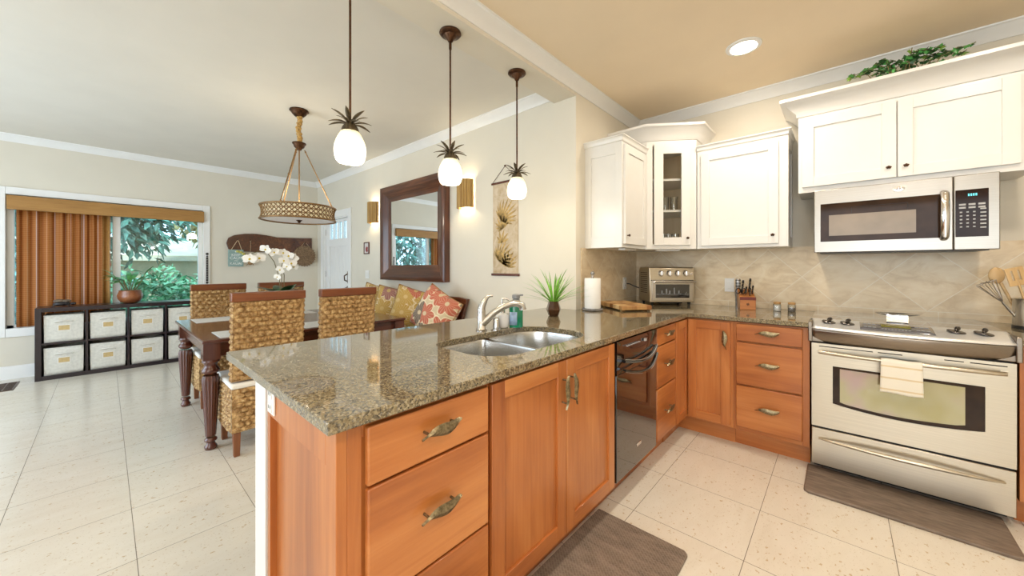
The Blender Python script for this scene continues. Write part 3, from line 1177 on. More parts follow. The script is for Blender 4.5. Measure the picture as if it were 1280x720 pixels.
def shaker(parent, name, x0, z0, x1, z1, mats, w=0.058, t_=0.02, rec=0.010, bev=0.0018):
    m_ = MB()
    m_.box(x0, -t_, z0, x0 + w, 0, z1, 0)
    m_.box(x1 - w, -t_, z0, x1, 0, z1, 0)
    m_.box(x0 + w, -t_, z0, x1 - w, 0, z0 + w, 1)
    m_.box(x0 + w, -t_, z1 - w, x1 - w, 0, z1, 1)
    m_.box(x0 + w - 0.001, -t_ + rec, z0 + w - 0.001, x1 - w + 0.001, -0.002, z1 - w + 0.001, 0)
    return m_.build(name, mats, parent, bev=bev)


WD = [MAT['cab_v'], MAT['cab_h']]


def carcass(root, w, d, zt=0.876, zb=0.125, toe=True, front=True):
    m_ = MB()
    m_.box(0, 0.02, zb, 0.018, d, zt)
    m_.box(w - 0.018, 0.02, zb, w, d, zt)
    m_.box(0.018, 0.02, zb, w - 0.018, d, zb + 0.018)
    m_.box(0.018, d - 0.012, zb + 0.018, w - 0.018, d, zt)
    m_.build('carcass', MAT['cab_v'], root)
    m_ = MB()
    # face frame
    m_.box(0, 0, zb, 0.036, 0.02, zt, 0)
    m_.box(w - 0.036, 0, zb, w, 0.02, zt, 0)
    m_.box(0.036, 0, zb, w - 0.036, 0.02, zb + 0.036, 1)
    m_.box(0.036, 0, zt - 0.036, w - 0.036, 0.02, zt, 1)
    m_.box(0.036, 0.004, zb + 0.036, w - 0.036, 0.016, zt - 0.036, 0)
    m_.build('face_frame', WD, root, bev=0.0015)
    if toe:
        MB().box(0, 0.075, 0, w, 0.09, zb).build('toe_kick', MAT['cab_h'], root)


# local frame of a cabinet: x to the right seen from the front, y into the cabinet
PX = -0.872            # face-frame plane of the peninsula
RT = R(90)
PD = 0.535


def pen(name, label, cat, y0):
    return thing(name, label, cat, (PX, y0, 0), RT)


# drawer cabinet on the free end
c = pen('drawer_cabinet', 'three drawer wooden cabinet on the free end of the peninsula beside the dining table', 'cabinet', 0.385)
carcass(c, 0.46, PD)
slab(c, 0.042, 0.722, 0.453, 0.868, MAT['cab_h'])
slab(c, 0.042, 0.424, 0.453, 0.715, MAT['cab_h'])
slab(c, 0.042, 0.137, 0.453, 0.417, MAT['cab_h'])
m = MB()     # panelled end, faces the viewer's left (-x local)
w_ = 0.06
yy0, yy1 = 0.0, PD
m.box(-0.026, yy0, 0.0, 0.0, yy0 + w_, 0.874, 0)
m.box(-0.026, yy1 - w_ * 0.45, 0.0, 0.0, yy1, 0.874, 0)
m.box(-0.026, yy0 + w_, 0.775, 0.0, yy1 - w_ * 0.45, 0.874, 1)
m.box(-0.026, yy0 + w_, 0.0, 0.0, yy1 - w_ * 0.45, 0.13, 1)
m.box(-0.006, yy0 + w_ - 0.001, 0.129, 0.0, yy1 - w_ * 0.45 + 0.001, 0.776, 0)
m.build('end_panel', [MAT['cab_v'], MAT['cab_v']], c, bev=0.0015)

# sink cabinet
c = pen('sink_cabinet', 'two door wooden cabinet under the sink with paired leaf pulls', 'cabinet', 0.848)
carcass(c, 0.895, PD)
for k, (a, b) in enumerate(((0.006, 0.446), (0.450, 0.888))):
    d_ = shaker(c, 'door', a, 0.137, b, 0.870, WD, 0.062)
    leaf_pull(d_, ((b - 0.030) if k == 0 else (a + 0.030), -0.02, 0.745), True, 0.135, 1 if k else -1)

# dishwasher
c = pen('dishwasher', 'black glossy dishwasher with a curved pocket handle between the wooden cabinets', 'dishwasher', 1.748)
W_ = 0.555
MB().box(0.004, 0.02, 0.14, W_ - 0.004, PD, 0.872).build('tub', MAT['black'], c, bev=0.004)
m = MB().box(0.004, -0.022, 0.145, W_ - 0.004, 0.019, 0.70)
m.build('door_panel', MAT['black_gloss'], c, bev=0.004)
m = MB()


def dw_top(u, v):
    x = 0.004 + u * (W_ - 0.008)
    z = 0.702 + v * 0.17
    bul = 0.012 * math.sin(PI * u) * math.sin(PI * min(v * 1.2, 1))
    return (x, -0.024 - bul, z)


m.grid(dw_top, 24, 10)
m.box(0.004, -0.022, 0.702, W_ - 0.004, 0.019, 0.872)
m.build('control_panel', MAT['black_gloss'], c)
m = MB()
pts = []
for i in range(25):
    u = i / 24
    pts.append((0.05 + u * 0.45, -0.040 - 0.030 * math.sin(PI * u), 0.768 - 0.030 * math.sin(PI * u) + 0.012 * u))
m.tube(pts, 0.013, 10, flat=0.6)
pts2 = [(p[0], p[1] - 0.004, p[2] - 0.045 - 0.01 * math.sin(PI * i / 24)) for i, p in enumerate(pts)]
m.tube(pts2, 0.011, 10, flat=0.6)
m.build('handle', MAT['black_gloss'], c)
m = MB()
m.tube([(p[0], p[1] - 0.008, p[2] + 0.011) for p in pts], 0.0014, 6)
m.tube([(p[0], p[1] - 0.007, p[2] - 0.009) for p in pts2], 0.0014, 6)
m.build('handle_trim', MAT['chrome'], c)
m = MB()
for i in range(7):
    MB().box(0.10 + i * 0.026, -0.0395, 0.838, 0.107 + i * 0.026, -0.030, 0.842).build('button', MAT['btn'], c)
MB().box(0.335, -0.0385, 0.831, 0.358, -0.03, 0.845).build('display', MAT['btn'], c)
m = MB().box(0.255, -0.024, 0.245, 0.315, -0.0215, 0.262)
m.build('badge', MAT['chrome'], c, bev=0.001)
MB().box(0.0, 0.075, 0, W_, 0.09, 0.14).build('kick_plate', MAT['cab_h'], c)

# drawers beside the dishwasher
c = pen('drawer_cabinet', 'narrow three drawer wooden cabinet right of the black dishwasher', 'cabinet', 2.303)
carcass(c, 0.375, PD)
slab(c, 0.018, 0.758, 0.368, 0.870, MAT['cab_h'])
slab(c, 0.018, 0.488, 0.368, 0.750, MAT['cab_h'])
slab(c, 0.018, 0.150, 0.368, 0.480, MAT['cab_h'])

# corner cabinet: two doors meeting in the inner corner (built in world axes around the corner)
YFR = 2.955
c = thing('corner_cabinet', 'L shaped wooden corner cabinet with two panelled doors meeting in the inner corner', 'cabinet', (PX, YFR, 0))
m = MB()
m.box(0, 0, 0.125, 0.318, 0.02, 0.876)
m.box(-0.02, -0.277, 0.125, 0.0, 0.02, 0.876)
m.box(-PD, -0.277, 0.125, -0.02, -0.259, 0.876)
m.box(0.30, 0.02, 0.125, 0.318, 0.72, 0.876)
m.box(-PD - 0.15, -0.259, 0.125, -PD - 0.13, 0.73, 0.876)
m.box(-PD - 0.13, 0.71, 0.125, 0.30, 0.73, 0.876)
m.build('carcass', MAT['cab_v'], c)
m = MB()
m.box(-0.07, 0.07, 0, 0.318, 0.085, 0.125)
m.box(-0.09, -0.277, 0, -0.07, 0.085, 0.125)
m.build('toe_kick', MAT['cab_h'], c)
d_ = shaker(c, 'door', 0.024, 0.142, 0.300, 0.868, WD, 0.058)
leaf_pull(d_, (0.300 - 0.030, -0.02, 0.745), True, 0.13)
d2 = shaker(c, 'door', -0.272, 0.142, -0.002, 0.868, WD, 0.058)
d2.rotation_euler = (0, 0, RT)

# drawers left of the cooker
c = thing('drawer_cabinet', 'three drawer wooden cabinet between the corner and the steel cooker', 'cabinet', (-0.553, YFR, 0))
carcass(c, 0.415, 0.72)
slab(c, 0.017, 0.748, 0.380, 0.866, MAT['cab_h'])
slab(c, 0.017, 0.450, 0.380, 0.738, MAT['cab_h'])
slab(c, 0.017, 0.155, 0.380, 0.440, MAT['cab_h'])
# right of the cooker
c = thing('drawer_cabinet', 'wooden base cabinet cut by the right edge of the photo, right of the cooker', 'cabinet', (0.648, YFR, 0))
carcass(c, 0.60, 0.72)
slab(c, 0.045, 0.748, 0.575, 0.866, MAT['cab_h'])
shaker(c, 'door', 0.045, 0.150, 0.575, 0.738, WD)

# ------------------------------------------------------------------ countertop with sink cut-out
CT0, CT1 = 0.884, 0.914
ex, ey, iy = -0.838, 0.328, 2.915      # front edge, free end, inner edge of the run
outer = [(-1.85, ey), (ex, ey), (ex, iy), (-0.134, iy), (-0.134, YW), (XK, YW), (XK, YM), (-1.85, YM)]


def sink_outline(off=0.0, n=10):
    x0, x1, y0, y1 = -1.375 - off, -0.945 + off, 0.965 - off, 1.700 + off
    pts = []

    def arc(cx, cy, rx, ry, a0, a1):
        for i in range(n + 1):
            a = a0 + (a1 - a0) * i / n
            pts.append((cx + rx * math.cos(a), cy + ry * math.sin(a)))
    r = 0.16 + off
    arc(x0 + 0.10 + off, y0 + 0.10 + off, 0.10 + off, 0.10 + off, PI, 1.5 * PI)
    arc(x1 - r, y0 + r, r, r, 1.5 * PI, 2 * PI)
    arc(x1 - r, y1 - r, r, r, 0, 0.5 * PI)
    arc(x0 + r, y1 - r, r, r, 0.5 * PI, PI)
    return pts


def plate_with_hole(name, outer_, hole, z0, z1, mat):
    bm = bmesh.new()
    vo = [bm.verts.new((x, y, z1)) for x, y in outer_]
    vh = [bm.verts.new((x, y, z1)) for x, y in hole]
    ed = [bm.edges.new((vo[i], vo[(i + 1) % len(vo)])) for i in range(len(vo))]
    ed += [bm.edges.new((vh[i], vh[(i + 1) % len(vh)])) for i in range(len(vh))]
    bmesh.ops.triangle_fill(bm, edges=ed, use_beauty=True)
    top = list(bm.faces)
    r_ = bmesh.ops.extrude_face_region(bm, geom=top)
    vs_ = [g for g in r_['geom'] if isinstance(g, bmesh.types.BMVert)]
    bmesh.ops.translate(bm, verts=vs_, vec=(0, 0, z0 - z1))
    bmesh.ops.recalc_face_normals(bm, faces=bm.faces)
    me = bpy.data.meshes.new(name)
    bm.to_mesh(me)
    bm.free()
    me.materials.append(mat)
    o = bpy.data.objects.new(name, me)
    COL.objects.link(o)
    md = o.modifiers.new('bevel', 'BEVEL')
    md.width = 0.003
    md.segments = 2
    md.limit_method = 'ANGLE'
    md.angle_limit = R(50)
    return o


ct = plate_with_hole('countertop', outer, sink_outline(), CT0, CT1, MAT['granite'])
tag(ct, 'L shaped speckled olive granite worktop over the peninsula and corner', 'countertop')
m = MB().box(0.640, iy, CT0, 1.30, YW, CT1)
tag(m.build('countertop', MAT['granite'], bev=0.003), 'short granite worktop under the utensil crock, right of the cooker', 'countertop')

# sink: two D shaped bowls
sk = thing('sink', 'undermounted stainless steel double bowl sink in the granite peninsula', 'sink', (-1.16, 1.32, CT0))
m = MB()
out_ = sink_outline(0.012)
SX, SY = -1.16, 1.32


def bowl(m_, pts, dz, floor_in=0.86):
    n_ = len(pts)
    cx = sum(p[0] for p in pts) / n_
    cy = sum(p[1] for p in pts) / n_
    rings = [(1.0, 0.0), (0.985, -0.012), (0.965, -dz * 0.55), (0.94, -dz * 0.86), (0.88, -dz * 0.97), (0.75, -dz), (0.12, -dz - 0.004)]
    vs, fs = [], []
    for s_, z in rings:
        for p in pts:
            vs.append((cx + (p[0] - cx) * s_, cy + (p[1] - cy) * s_, z))
    for k in range(len(rings) - 1):
        for i in range(n_):
            j = (i + 1) % n_
            fs.append((k * n_ + i, k * n_ + j, (k + 1) * n_ + j, (k + 1) * n_ + i))
    fs.append(tuple(range((len(rings) - 1) * n_, len(rings) * n_)))
    m_.add(vs, fs)


hole = [(x - SX, y - SY) for x, y in sink_outline(0.004)]


def clip_y(pts, lim, keep_low):
    res = []
    n_ = len(pts)
    for i in range(n_):
        p, q = pts[i], pts[(i + 1) % n_]
        ip = (p[1] <= lim) if keep_low else (p[1] >= lim)
        iq = (q[1] <= lim) if keep_low else (q[1] >= lim)
        if ip:
            res.append(p)
        if ip != iq:
            t_ = (lim - p[1]) / (q[1] - p[1])
            res.append((p[0] + (q[0] - p[0]) * t_, lim))
    return res


def resample(pts, n_=64):
    d = [0]
    P = [Vector((*p, 0)) for p in pts] + [Vector((*pts[0], 0))]
    for i in range(len(P) - 1):
        d.append(d[-1] + (P[i + 1] - P[i]).length)
    res = []
    k = 0
    for i in range(n_):
        s_ = d[-1] * i / n_
        while d[k + 1] < s_:
            k += 1
        t_ = (s_ - d[k]) / max(d[k + 1] - d[k], 1e-6)
        q = P[k].lerp(P[k + 1], t_)
        res.append((q.x, q.y))
    # soften the cut corners
    for _ in range(2):
        res = [((res[i - 1][0] + 2 * res[i][0] + res[(i + 1) % n_][0]) / 4, (res[i - 1][1] + 2 * res[i][1] + res[(i + 1) % n_][1]) / 4) for i in range(n_)]
    return res


for lo, nm in ((True, 'bowl'), (False, 'bowl')):
    pts = resample(clip_y(hole, -0.012 if lo else 0.012, lo))
    m = MB()
    bowl(m, pts, 0.19)
    o = m.build(nm, MAT['sink'], sk, smooth=60)
    cx = sum(p[0] for p in pts) / len(pts)
    cy = sum(p[1] for p in pts) / len(pts)
    dm = MB().lathe([(0.055, 0.0), (0.058, 0.004), (0.045, 0.006), (0.030, 0.002), (0.012, 0.002), (0.010, 0.010), (0.001, 0.011)], (cx, cy, -0.1935), 20)
    dm.build('drain', MAT['chrome'], o)
m = MB().box(-0.20, -0.0135, -0.10, 0.20, 0.0135, -0.004)
m.build('divider', MAT['sink'], sk, bev=0.008, seg=3)

# faucet
fa = thing('faucet', 'brushed nickel single lever faucet arching over the sink', 'faucet', (-1.452, 1.372, CT1))
m = MB()
m.lathe([(0.030, 0), (0.031, 0.006), (0.024, 0.012), (0.0225, 0.10), (0.0225, 0.112), (0.021, 0.122), (0.012, 0.130)], n=24)
m.build('body', MAT['nickel'], fa, smooth=50)
sd = Vector((0.48, 0.62, 0)).normalized()
m = MB()
pts = []
for t_, h in ((0.0, 0.035), (0.03, 0.060), (0.07, 0.096), (0.12, 0.126), (0.165, 0.142), (0.200, 0.142), (0.226, 0.130), (0.230, 0.108)):
    pts.append((sd.x * t_, sd.y * t_, h))
m.tube(pts, [0.026, 0.022, 0.019, 0.018, 0.0185, 0.020, 0.021, 0.021], 14)
m.build('spout', MAT['nickel'], fa, smooth=60)
m = MB()
m.tube([(0, 0, 0.112), (sd.x * 0.004, sd.y * 0.004, 0.135), (sd.x * 0.022, sd.y * 0.022, 0.168), (sd.x * 0.040, sd.y * 0.040, 0.186), (sd.x * 0.062, sd.y * 0.062, 0.186)],
       [0.0225, 0.021, 0.014, 0.009, 0.006], 12)
m.build('lever', MAT['nickel'], fa, smooth=60)
m = MB().lathe([(0.027, 0), (0.027, 0.006), (0.019, 0.008), (0.018, 0.06), (0.012, 0.066), (0.001, 0.068)], n=18)
o = m.build('air_gap_cap', MAT['nickel'], smooth=50, loc=(-1.405, 1.440, CT1))
tag(o, 'short cylindrical steel cap standing on the worktop at the foot of the faucet', 'cap')

# soap bottles
c = thing('soap_dispenser', 'round white soap pump with silver spout behind the faucet', 'soap dispenser', (-1.432, 1.515, CT1))
MB().lathe([(0.030, 0), (0.038, 0.006), (0.040, 0.04), (0.037, 0.068), (0.026, 0.080), (0.016, 0.084)], n=24).build('bottle', MAT['ceramic'], c, smooth=60)
m = MB().lathe([(0.017, 0.084), (0.017, 0.10), (0.013, 0.104), (0.013, 0.118), (0.005, 0.12), (0.005, 0.165)], n=14)
m.tube([(0, 0, 0.163), (0.012, 0.014, 0.165), (0.026, 0.030, 0.155)], 0.005, 8)
m.build('pump', MAT['nickel'], c, smooth=50)
c = thing('dish_soap_bottle', 'green dish soap bottle with blue label and grey pump cap behind the faucet', 'bottle', (-1.388, 1.585, CT1), R(48))
m = MB().grid(lambda u, v: ((0.040 - 0.012 * max(0, v - 0.75) * 4 * (v - 0.75)) * math.cos(2 * PI * u) if v < 0.999 else 0.012 * math.cos(2 * PI * u),
                            (0.026) * math.sin(2 * PI * u) if v < 0.999 else 0.012 * math.sin(2 * PI * u), v * 0.135), 28, 14, wrap_u=True)
m.lathe([(0.038, 0.0), (0.001, 0.0005)], n=20, cap=False)
m.build('bottle', MAT['green_liq'], c, smooth=60)
MB().grid(lambda u, v: (0.0408 * math.cos(PI + PI * (0.10 + 0.42 * u)), 0.0268 * math.sin(PI + PI * (0.10 + 0.42 * u)), 0.012 + v * 0.075), 14, 3).build('label_patch', MAT['blue_label'], c, smooth=80, solid=0.0006)
m = MB().lathe([(0.019, 0.134), (0.022, 0.138), (0.022, 0.156), (0.018, 0.158), (0.018, 0.162), (0.023, 0.165), (0.023, 0.184), (0.016, 0.188), (0.001, 0.189)], n=18)
m.box(0.0, -0.008, 0.178, 0.040, 0.008, 0.187)
m.build('pump_cap', MAT['grey_pl'], c, smooth=45)

# grass plant in faceted pot
c = thing('potted_grass', 'spiky green grass plant in a faceted bronze pot on the worktop by the cream wall', 'potted plant', (-1.500, 2.115, CT1))
m = MB()
prof = [(0.030, 0), (0.037, 0.004), (0.052, 0.045), (0.050, 0.055), (0.036, 0.103), (0.031, 0.103), (0.030, 0.09), (0.001, 0.088)]
m.lathe(prof, n=7)
m.build('pot', plain('mirror_brown_glaze', (0.10, 0.045, 0.022), 0.1, 0.7, var=0.3, scale=20, coat=0.8), c, smooth=0)
m = MB()
rg = random.Random(3)
for i in range(58):
    a = rg.uniform(0, 2 * PI)
    el = rg.uniform(0.75, 1.5) if i > 14 else rg.uniform(0.35, 0.8)
    d = (math.cos(a) * math.cos(el), math.sin(a) * math.cos(el), math.sin(el))
    m.leaf((0.015 * math.cos(a), 0.015 * math.sin(a), 0.088), d, rg.uniform(0.17, 0.275), rg.uniform(0.010, 0.016), rg.uniform(0.05, 0.42), seg=6, fold=0.3,
           shape=lambda t_: (1 - t_) ** 0.6 * (0.6 + 0.8 * t_))
m.build('blades', MAT['grass'], c, smooth=0, clean=False)

# paper towel
c = thing('paper_towel_holder', 'white paper towel roll upright on a twisted grey wire stand', 'paper towel holder', (-1.46, 2.59, CT1))
m = MB().lathe([(0.074, 0), (0.078, 0.006), (0.074, 0.012), (0.010, 0.014), (0.010, 0.275), (0.007, 0.283)], n=30)
for i in range(28):
    a = 2 * PI * i / 28
    m.ball((0.074 * math.cos(a), 0.074 * math.sin(a), 0.0105), 0.0085, 8, 5)
m.ball((0, 0, 0.295), 0.016, 12, 8)
m.build('stand', plain('pewter_wire', (0.30, 0.29, 0.28), 0.35, 0.8), c, smooth=50)
m = MB().lathe([(0.020, 0.018), (0.062, 0.018), (0.0635, 0.022), (0.0635, 0.252), (0.062, 0.256), (0.020, 0.256)], n=40)
m.build('roll', MAT['paper'], c, smooth=45)

# cutting board
o = MB().box(-0.125, -0.215, 0.010, 0.125, 0.215, 0.045)
o.box(-0.11, -0.18, 0, -0.08, -0.15, 0.011).box(0.08, -0.18, 0, 0.11, -0.15, 0.011).box(-0.11, 0.15, 0, -0.08, 0.18, 0.011).box(0.08, 0.15, 0, 0.11, 0.18, 0.011)
o = o.build('cutting_board', MAT['butcher'], bev=0.004, loc=(-1.335, 2.885, CT1))
o.rotation_euler = (0, 0, R(52))
tag(o, 'thick checkered butcher block board lying between the paper towel and the toaster oven', 'cutting board')

# toaster oven, facing the camera diagonally
ang = math.atan2(0.267, 0.298)
c = thing('toaster_oven', 'stainless toaster oven with four round knobs standing diagonally in the corner', 'toaster oven', (-1.261, 3.248, CT1), ang)
ow, od, oh = 0.40, 0.27, 0.345
m = MB()
prof = [(0.0, 0.03), (0.0, 0.235), (0.012, 0.338), (0.03, oh), (od - 0.03, oh), (od, oh - 0.03), (od, 0.03)]
m.prism(prof, lambda u, v, w: (w, u, v), 0, ow)
m.build('body', MAT['steel'], c, bev=0.006)
m = MB()
for r_ in range(11):
    z = 0.11 + r_ * 0.018
    m.box(-0.0012, 0.055, z, 0.0, od - 0.05, z + 0.005)
m.build('side_vents', MAT['gap'], c)
m = MB()    # front face parts
m.box(0.018, -0.010, 0.045, ow - 0.018, 0.0, 0.225)
m.build('door', MAT['steel_v'], c, bev=0.003)
MB().box(0.05, -0.0125, 0.070, ow - 0.05, -0.0095, 0.190).build('door_glass', MAT['black_gloss'], c)
m = MB()
for i in range(6):
    m.tube([(0.065 + i * 0.05, -0.0128, 0.10), (0.075 + i * 0.05, -0.0128, 0.10 + 0.012 * (i % 3))], 0.002, 5)
for z in (0.098, 0.105):
    m.box(0.055, -0.0132, z, ow - 0.055, -0.012, z + 0.0015)
for i, (a, b) in enumerate(((0.10, 0.03), (0.14, 0.045), (0.17, 0.03), (0.21, 0.055), (0.25, 0.03))):
    m.box(a, -0.0132, 0.105, a + 0.012, -0.012, 0.105 + b)
m.build('rack', MAT['grey_pl'], c)
m = MB()
m.tube([(0.02, -0.035, 0.212), (ow - 0.005, -0.035, 0.212)], 0.009, 12)
m.box(0.04, -0.035, 0.206, 0.055, -0.008, 0.218)
m.box(ow - 0.055, -0.035, 0.206, ow - 0.04, -0.008, 0.218)
m.build('handle', MAT['chrome'], c, smooth=50)
MB().box(0.012, -0.006, 0.222, ow - 0.012, 0.002, 0.229).build('seam', MAT['gap'], c)
for i in range(4):
    kx = 0.105 + i * 0.073
    m = MB().lathe([(0.027, 0.0), (0.027, -0.006), (0.023, -0.010), (0.020, -0.026), (0.001, -0.027)], (kx, 0.006, 0.288), 22, axis='y')
    m.box(kx - 0.0035, -0.026, 0.270, kx + 0.0035, -0.018, 0.306)
    m.build('knob', MAT['chrome'], c, smooth=45)
MB().cyl((0.375, 0.007, 0.285), 0.010, -0.008, 14, axis='y').build('button', MAT['chrome'], c)
for fx, fy in ((0.035, 0.03), (ow - 0.035, 0.03), (0.035, od - 0.03), (ow - 0.035, od - 0.03)):
    MB().lathe([(0.010, 0), (0.017, 0.034)], (fx, fy, 0), 12).build('foot', MAT['black'], c)
m = MB().box(0.10, 0.02, 0.018, ow - 0.10, od - 0.03, 0.031)
m.build('crumb_tray', MAT['black'], c)
m = MB()
m.tube([(0.01, od, 0.14), (-0.03, od + 0.025, 0.155), (-0.075, od + 0.045, 0.180), (-0.1, od + 0.06, 0.182)], 0.005, 8)
m.build('cord', MAT['black'], c, smooth=60)

# outlets and switches
def wall_plate(label, loc, rotz, rows, w=0.072, h=0.115, cat='outlet', name='wall_outlet'):
    c_ = thing(name, label, cat, loc, rotz)
    MB().box(-w / 2, -0.006, -h / 2, w / 2, 0, h / 2).build('cover_plate', MAT['white_pl'], c_, bev=0.002)
    m_ = MB()
    if rows == 'rocker':
        m_.box(-0.016, -0.010, -0.033, 0.016, -0.005, 0.033)
        m_.build('rocker', MAT['white_pl'], c_, bev=0.002)
    elif rows == 'double':
        m_.box(-0.035, -0.010, -0.033, -0.006, -0.005, 0.033)
        m_.box(0.006, -0.010, -0.033, 0.035, -0.005, 0.033)
        m_.build('rockers', MAT['white_pl'], c_, bev=0.002)
    else:
        for s_ in (-0.021, 0.021):
            m_.box(-0.016, -0.009, s_ - 0.015, 0.016, -0.005, s_ + 0.015)
        f_ = m_.build('sockets', MAT['white_pl'], c_, bev=0.003)
        m2 = MB()
        for s_ in (-0.021, 0.021):
            m2.box(-0.008, -0.0098, s_ - 0.003, -0.0055, -0.0085, s_ + 0.008)
            m2.box(0.0055, -0.0098, s_ - 0.003, 0.008, -0.0085, s_ + 0.008)
        m2.build('slots', MAT['gap'], f_)
    return c_


wall_plate('white outlet on the short tiled wall where the toaster oven is plugged in', (XK + 0.008, 3.40, 1.10), RT, 'sockets')
wall_plate('white switch plate on the tiles behind the knife block', (-0.722, YW - 0.008, 1.10), 0, 'rocker', 0.075, 0.118, 'switch', 'light_switch')
wall_plate('white outlet on the wooden end panel of the peninsula, tucked under the granite', (-1.352, 0.359, 0.832), 0, 'sockets', 0.066, 0.085)

# knife block with its knives
kb = thing('knife_block', 'slanted orange wood knife block with dark red band on the worktop', 'knife block', (-0.565, 3.50, CT1), R(20))
m = MB()
m.prism([(-0.055, 0.0), (-0.055, 0.085), (-0.030, 0.100), (0.060, 0.165), (0.075, 0.140), (0.055, 0.0)], lambda u, v, w: (w, u, v), -0.055, 0.055)
m.build('body', MAT['block_wood'], kb, bev=0.003)
MB().box(-0.0555, -0.0565, 0.078, 0.0555, -0.054, 0.103).build('band', plain('dark_red_block_band', (0.14, 0.02, 0.012), 0.4), kb)
m = MB()
for i in range(6):
    a = 2 * PI * i / 6 + 0.3
    m.leaf((0, -0.0558, 0.045), (math.cos(a), 0, math.sin(a)), 0.014, 0.007, 0, up=(0, -1, 0), seg=2, fold=0)
m.build('emblem', plain('burnt_mark', (0.10, 0.035, 0.012), 0.6), kb, smooth=0)
# knives stand in the slots, leaning with the block
hd = Vector((0, -0.42, 0.91)).normalized()
rk = R(20)
KN = [(-0.030, 0.005, 0.115, 0.010, 'thick'), (0.020, 0.012, 0.125, 0.010, 'thick'), (-0.008, -0.015, 0.075, 0.008, 'thin'), (0.038, -0.008, 0.080, 0.008, 'thin'), (0.018, -0.022, 0.070, 0.008, 'thin')]
KL = ['black handled kitchen knife with steel rivets, upper left in the knife block', 'tall black handled knife with steel bands standing highest in the knife block',
      'small black handled knife low at the middle of the knife block', 'small black handled knife at the right side of the knife block', 'short black handled paring knife at the front of the knife block']
for (kx, ky, L, r_, kind), lab in zip(KN, KL):
    base = Vector((kx, ky, 0.100 + (ky + 0.055) * 0.72 - 0.012))
    wx = -0.565 + base.x * math.cos(rk) - base.y * math.sin(rk)
    wy = 3.50 + base.x * math.sin(rk) + base.y * math.cos(rk)
    k_ = thing('kitchen_knife', lab, 'knife', (wx, wy, CT1 + base.z), rk, 'knives in the block')
    m = MB()
    m.tube([hd * 0.006, hd * (L * 0.25), hd * (L * 0.6), hd * (L * 0.9), hd * L], [r_ * 0.8, r_, r_ * 0.85, r_ * 1.15, r_ * 0.9], 10, flat=0.75)
    m.build('handle', MAT['black'], k_, smooth=60)
    m = MB()
    for f in (0.30, 0.55, 0.80):
        m.tube([hd * (L * f - 0.004), hd * (L * f + 0.004)], r_ * 1.18, 10, flat=0.78)
    m.build('rivets', MAT['chrome'], k_, smooth=60)
    m = MB().tube([hd * -0.03, hd * 0.008], r_ * 0.55, 4, flat=0.3)
    m.build('blade', MAT['chrome'], k_)
sx, sy = -0.045, -0.012
k_ = thing('kitchen_scissors', 'black looped kitchen scissors in the left of the knife block', 'scissors',
           (-0.565 + sx * math.cos(rk) - sy * math.sin(rk), 3.50 + sx * math.sin(rk) + sy * math.cos(rk), CT1 + 0.118), rk)
m = MB()
for s_ in (-1, 1):
    pts = []
    for i in range(14):
        a = 2 * PI * i / 14
        pts.append(Vector((s_ * 0.018 + 0.015 * math.cos(a), 0, 0)) + hd * (0.035 + 0.026 * math.sin(a)))
    m.tube(pts, 0.004, 6, closed=True)
m.build('loops', MAT['black'], k_, smooth=60)
MB().tube([hd * -0.03, hd * 0.012], 0.006, 6, flat=0.5).build('blades', MAT['chrome'], k_)
# tall silver grip behind the block
k_ = thing('sharpening_steel', 'tall silver handled tool standing behind the knife block, in front of the switch', 'tool', (-0.635, 3.565, CT1))
m = MB()
m.lathe([(0.020, 0), (0.020, 0.10), (0.024, 0.105), (0.024, 0.155), (0.017, 0.165), (0.017, 0.175), (0.019, 0.18), (0.019, 0.235), (0.016, 0.245)], n=14)
m.build('grip', plain('worn_silver', (0.42, 0.41, 0.40), 0.35, 0.7, var=0.3, scale=40), k_, smooth=45)
m = MB()
for z in (0.18, 0.205, 0.23):
    m.lathe([(0.0198, z), (0.0198, z + 0.006)], n=14)
m.build('bands', MAT['black'], k_)

# shakers
for i, (px_, py_, fill, lab) in enumerate(((-0.363, 3.515, 'salt', 'small glass jar of white salt with a tan lid on the worktop'),
                                           (-0.272, 3.525, 'pepper', 'small glass jar of grey pepper with a tan lid on the worktop'))):
    c = thing('spice_jar', lab, 'jar', (px_, py_, CT1), 0, 'spice jars left of the cooker')
    MB().lathe([(0.024, 0), (0.026, 0.003), (0.026, 0.050), (0.021, 0.058)], n=20).build('glass', MAT['clear'], c, smooth=50)
    MB().lathe([(0.0225, 0.003), (0.0235, 0.005), (0.0235, 0.046 if fill == 'salt' else 0.030), (0.001, 0.048 if fill == 'salt' else 0.031)], n=18).build('filling', MAT[fill], c, smooth=50)
    MB().lathe([(0.022, 0.056), (0.024, 0.058), (0.024, 0.070), (0.021, 0.072)], n=20).build('lid', MAT['cork'], c, smooth=45)

# ------------------------------------------------------------------ wall cupboards
KNOB = []


def knob(parent, pos):
    m_ = MB()
    m_.lathe([(0.005, 0), (0.005, -0.014)], (0, 0, 0), 8, axis='y')
    for i in range(5):
        a = 2 * PI * i / 5 + 0.3
        m_.ball((0.008 * math.cos(a), -0.018, 0.006 * math.sin(a)), 0.0062, 8, 5, sq=(1, 0.7, 0.8))
    m_.ball((0, -0.021, 0), 0.005, 8, 5)
    o = m_.build('knob', MAT['bronze'], parent, smooth=60)
    o.location = pos
    return o


WHT = [MAT['white_cab'], MAT['white_cab']]
ZU0 = 1.412


def cab_crown(h, p, z):
    return [(0, z), (0.004, z), (0.010, z + 0.006), (0.012, z + h * 0.22), (p * 0.38, z + h * 0.42), (p * 0.70, z + h * 0.70), (p * 0.90, z + h * 0.80),
            (p, z + h * 0.84), (p, z + h), (0, z + h)]


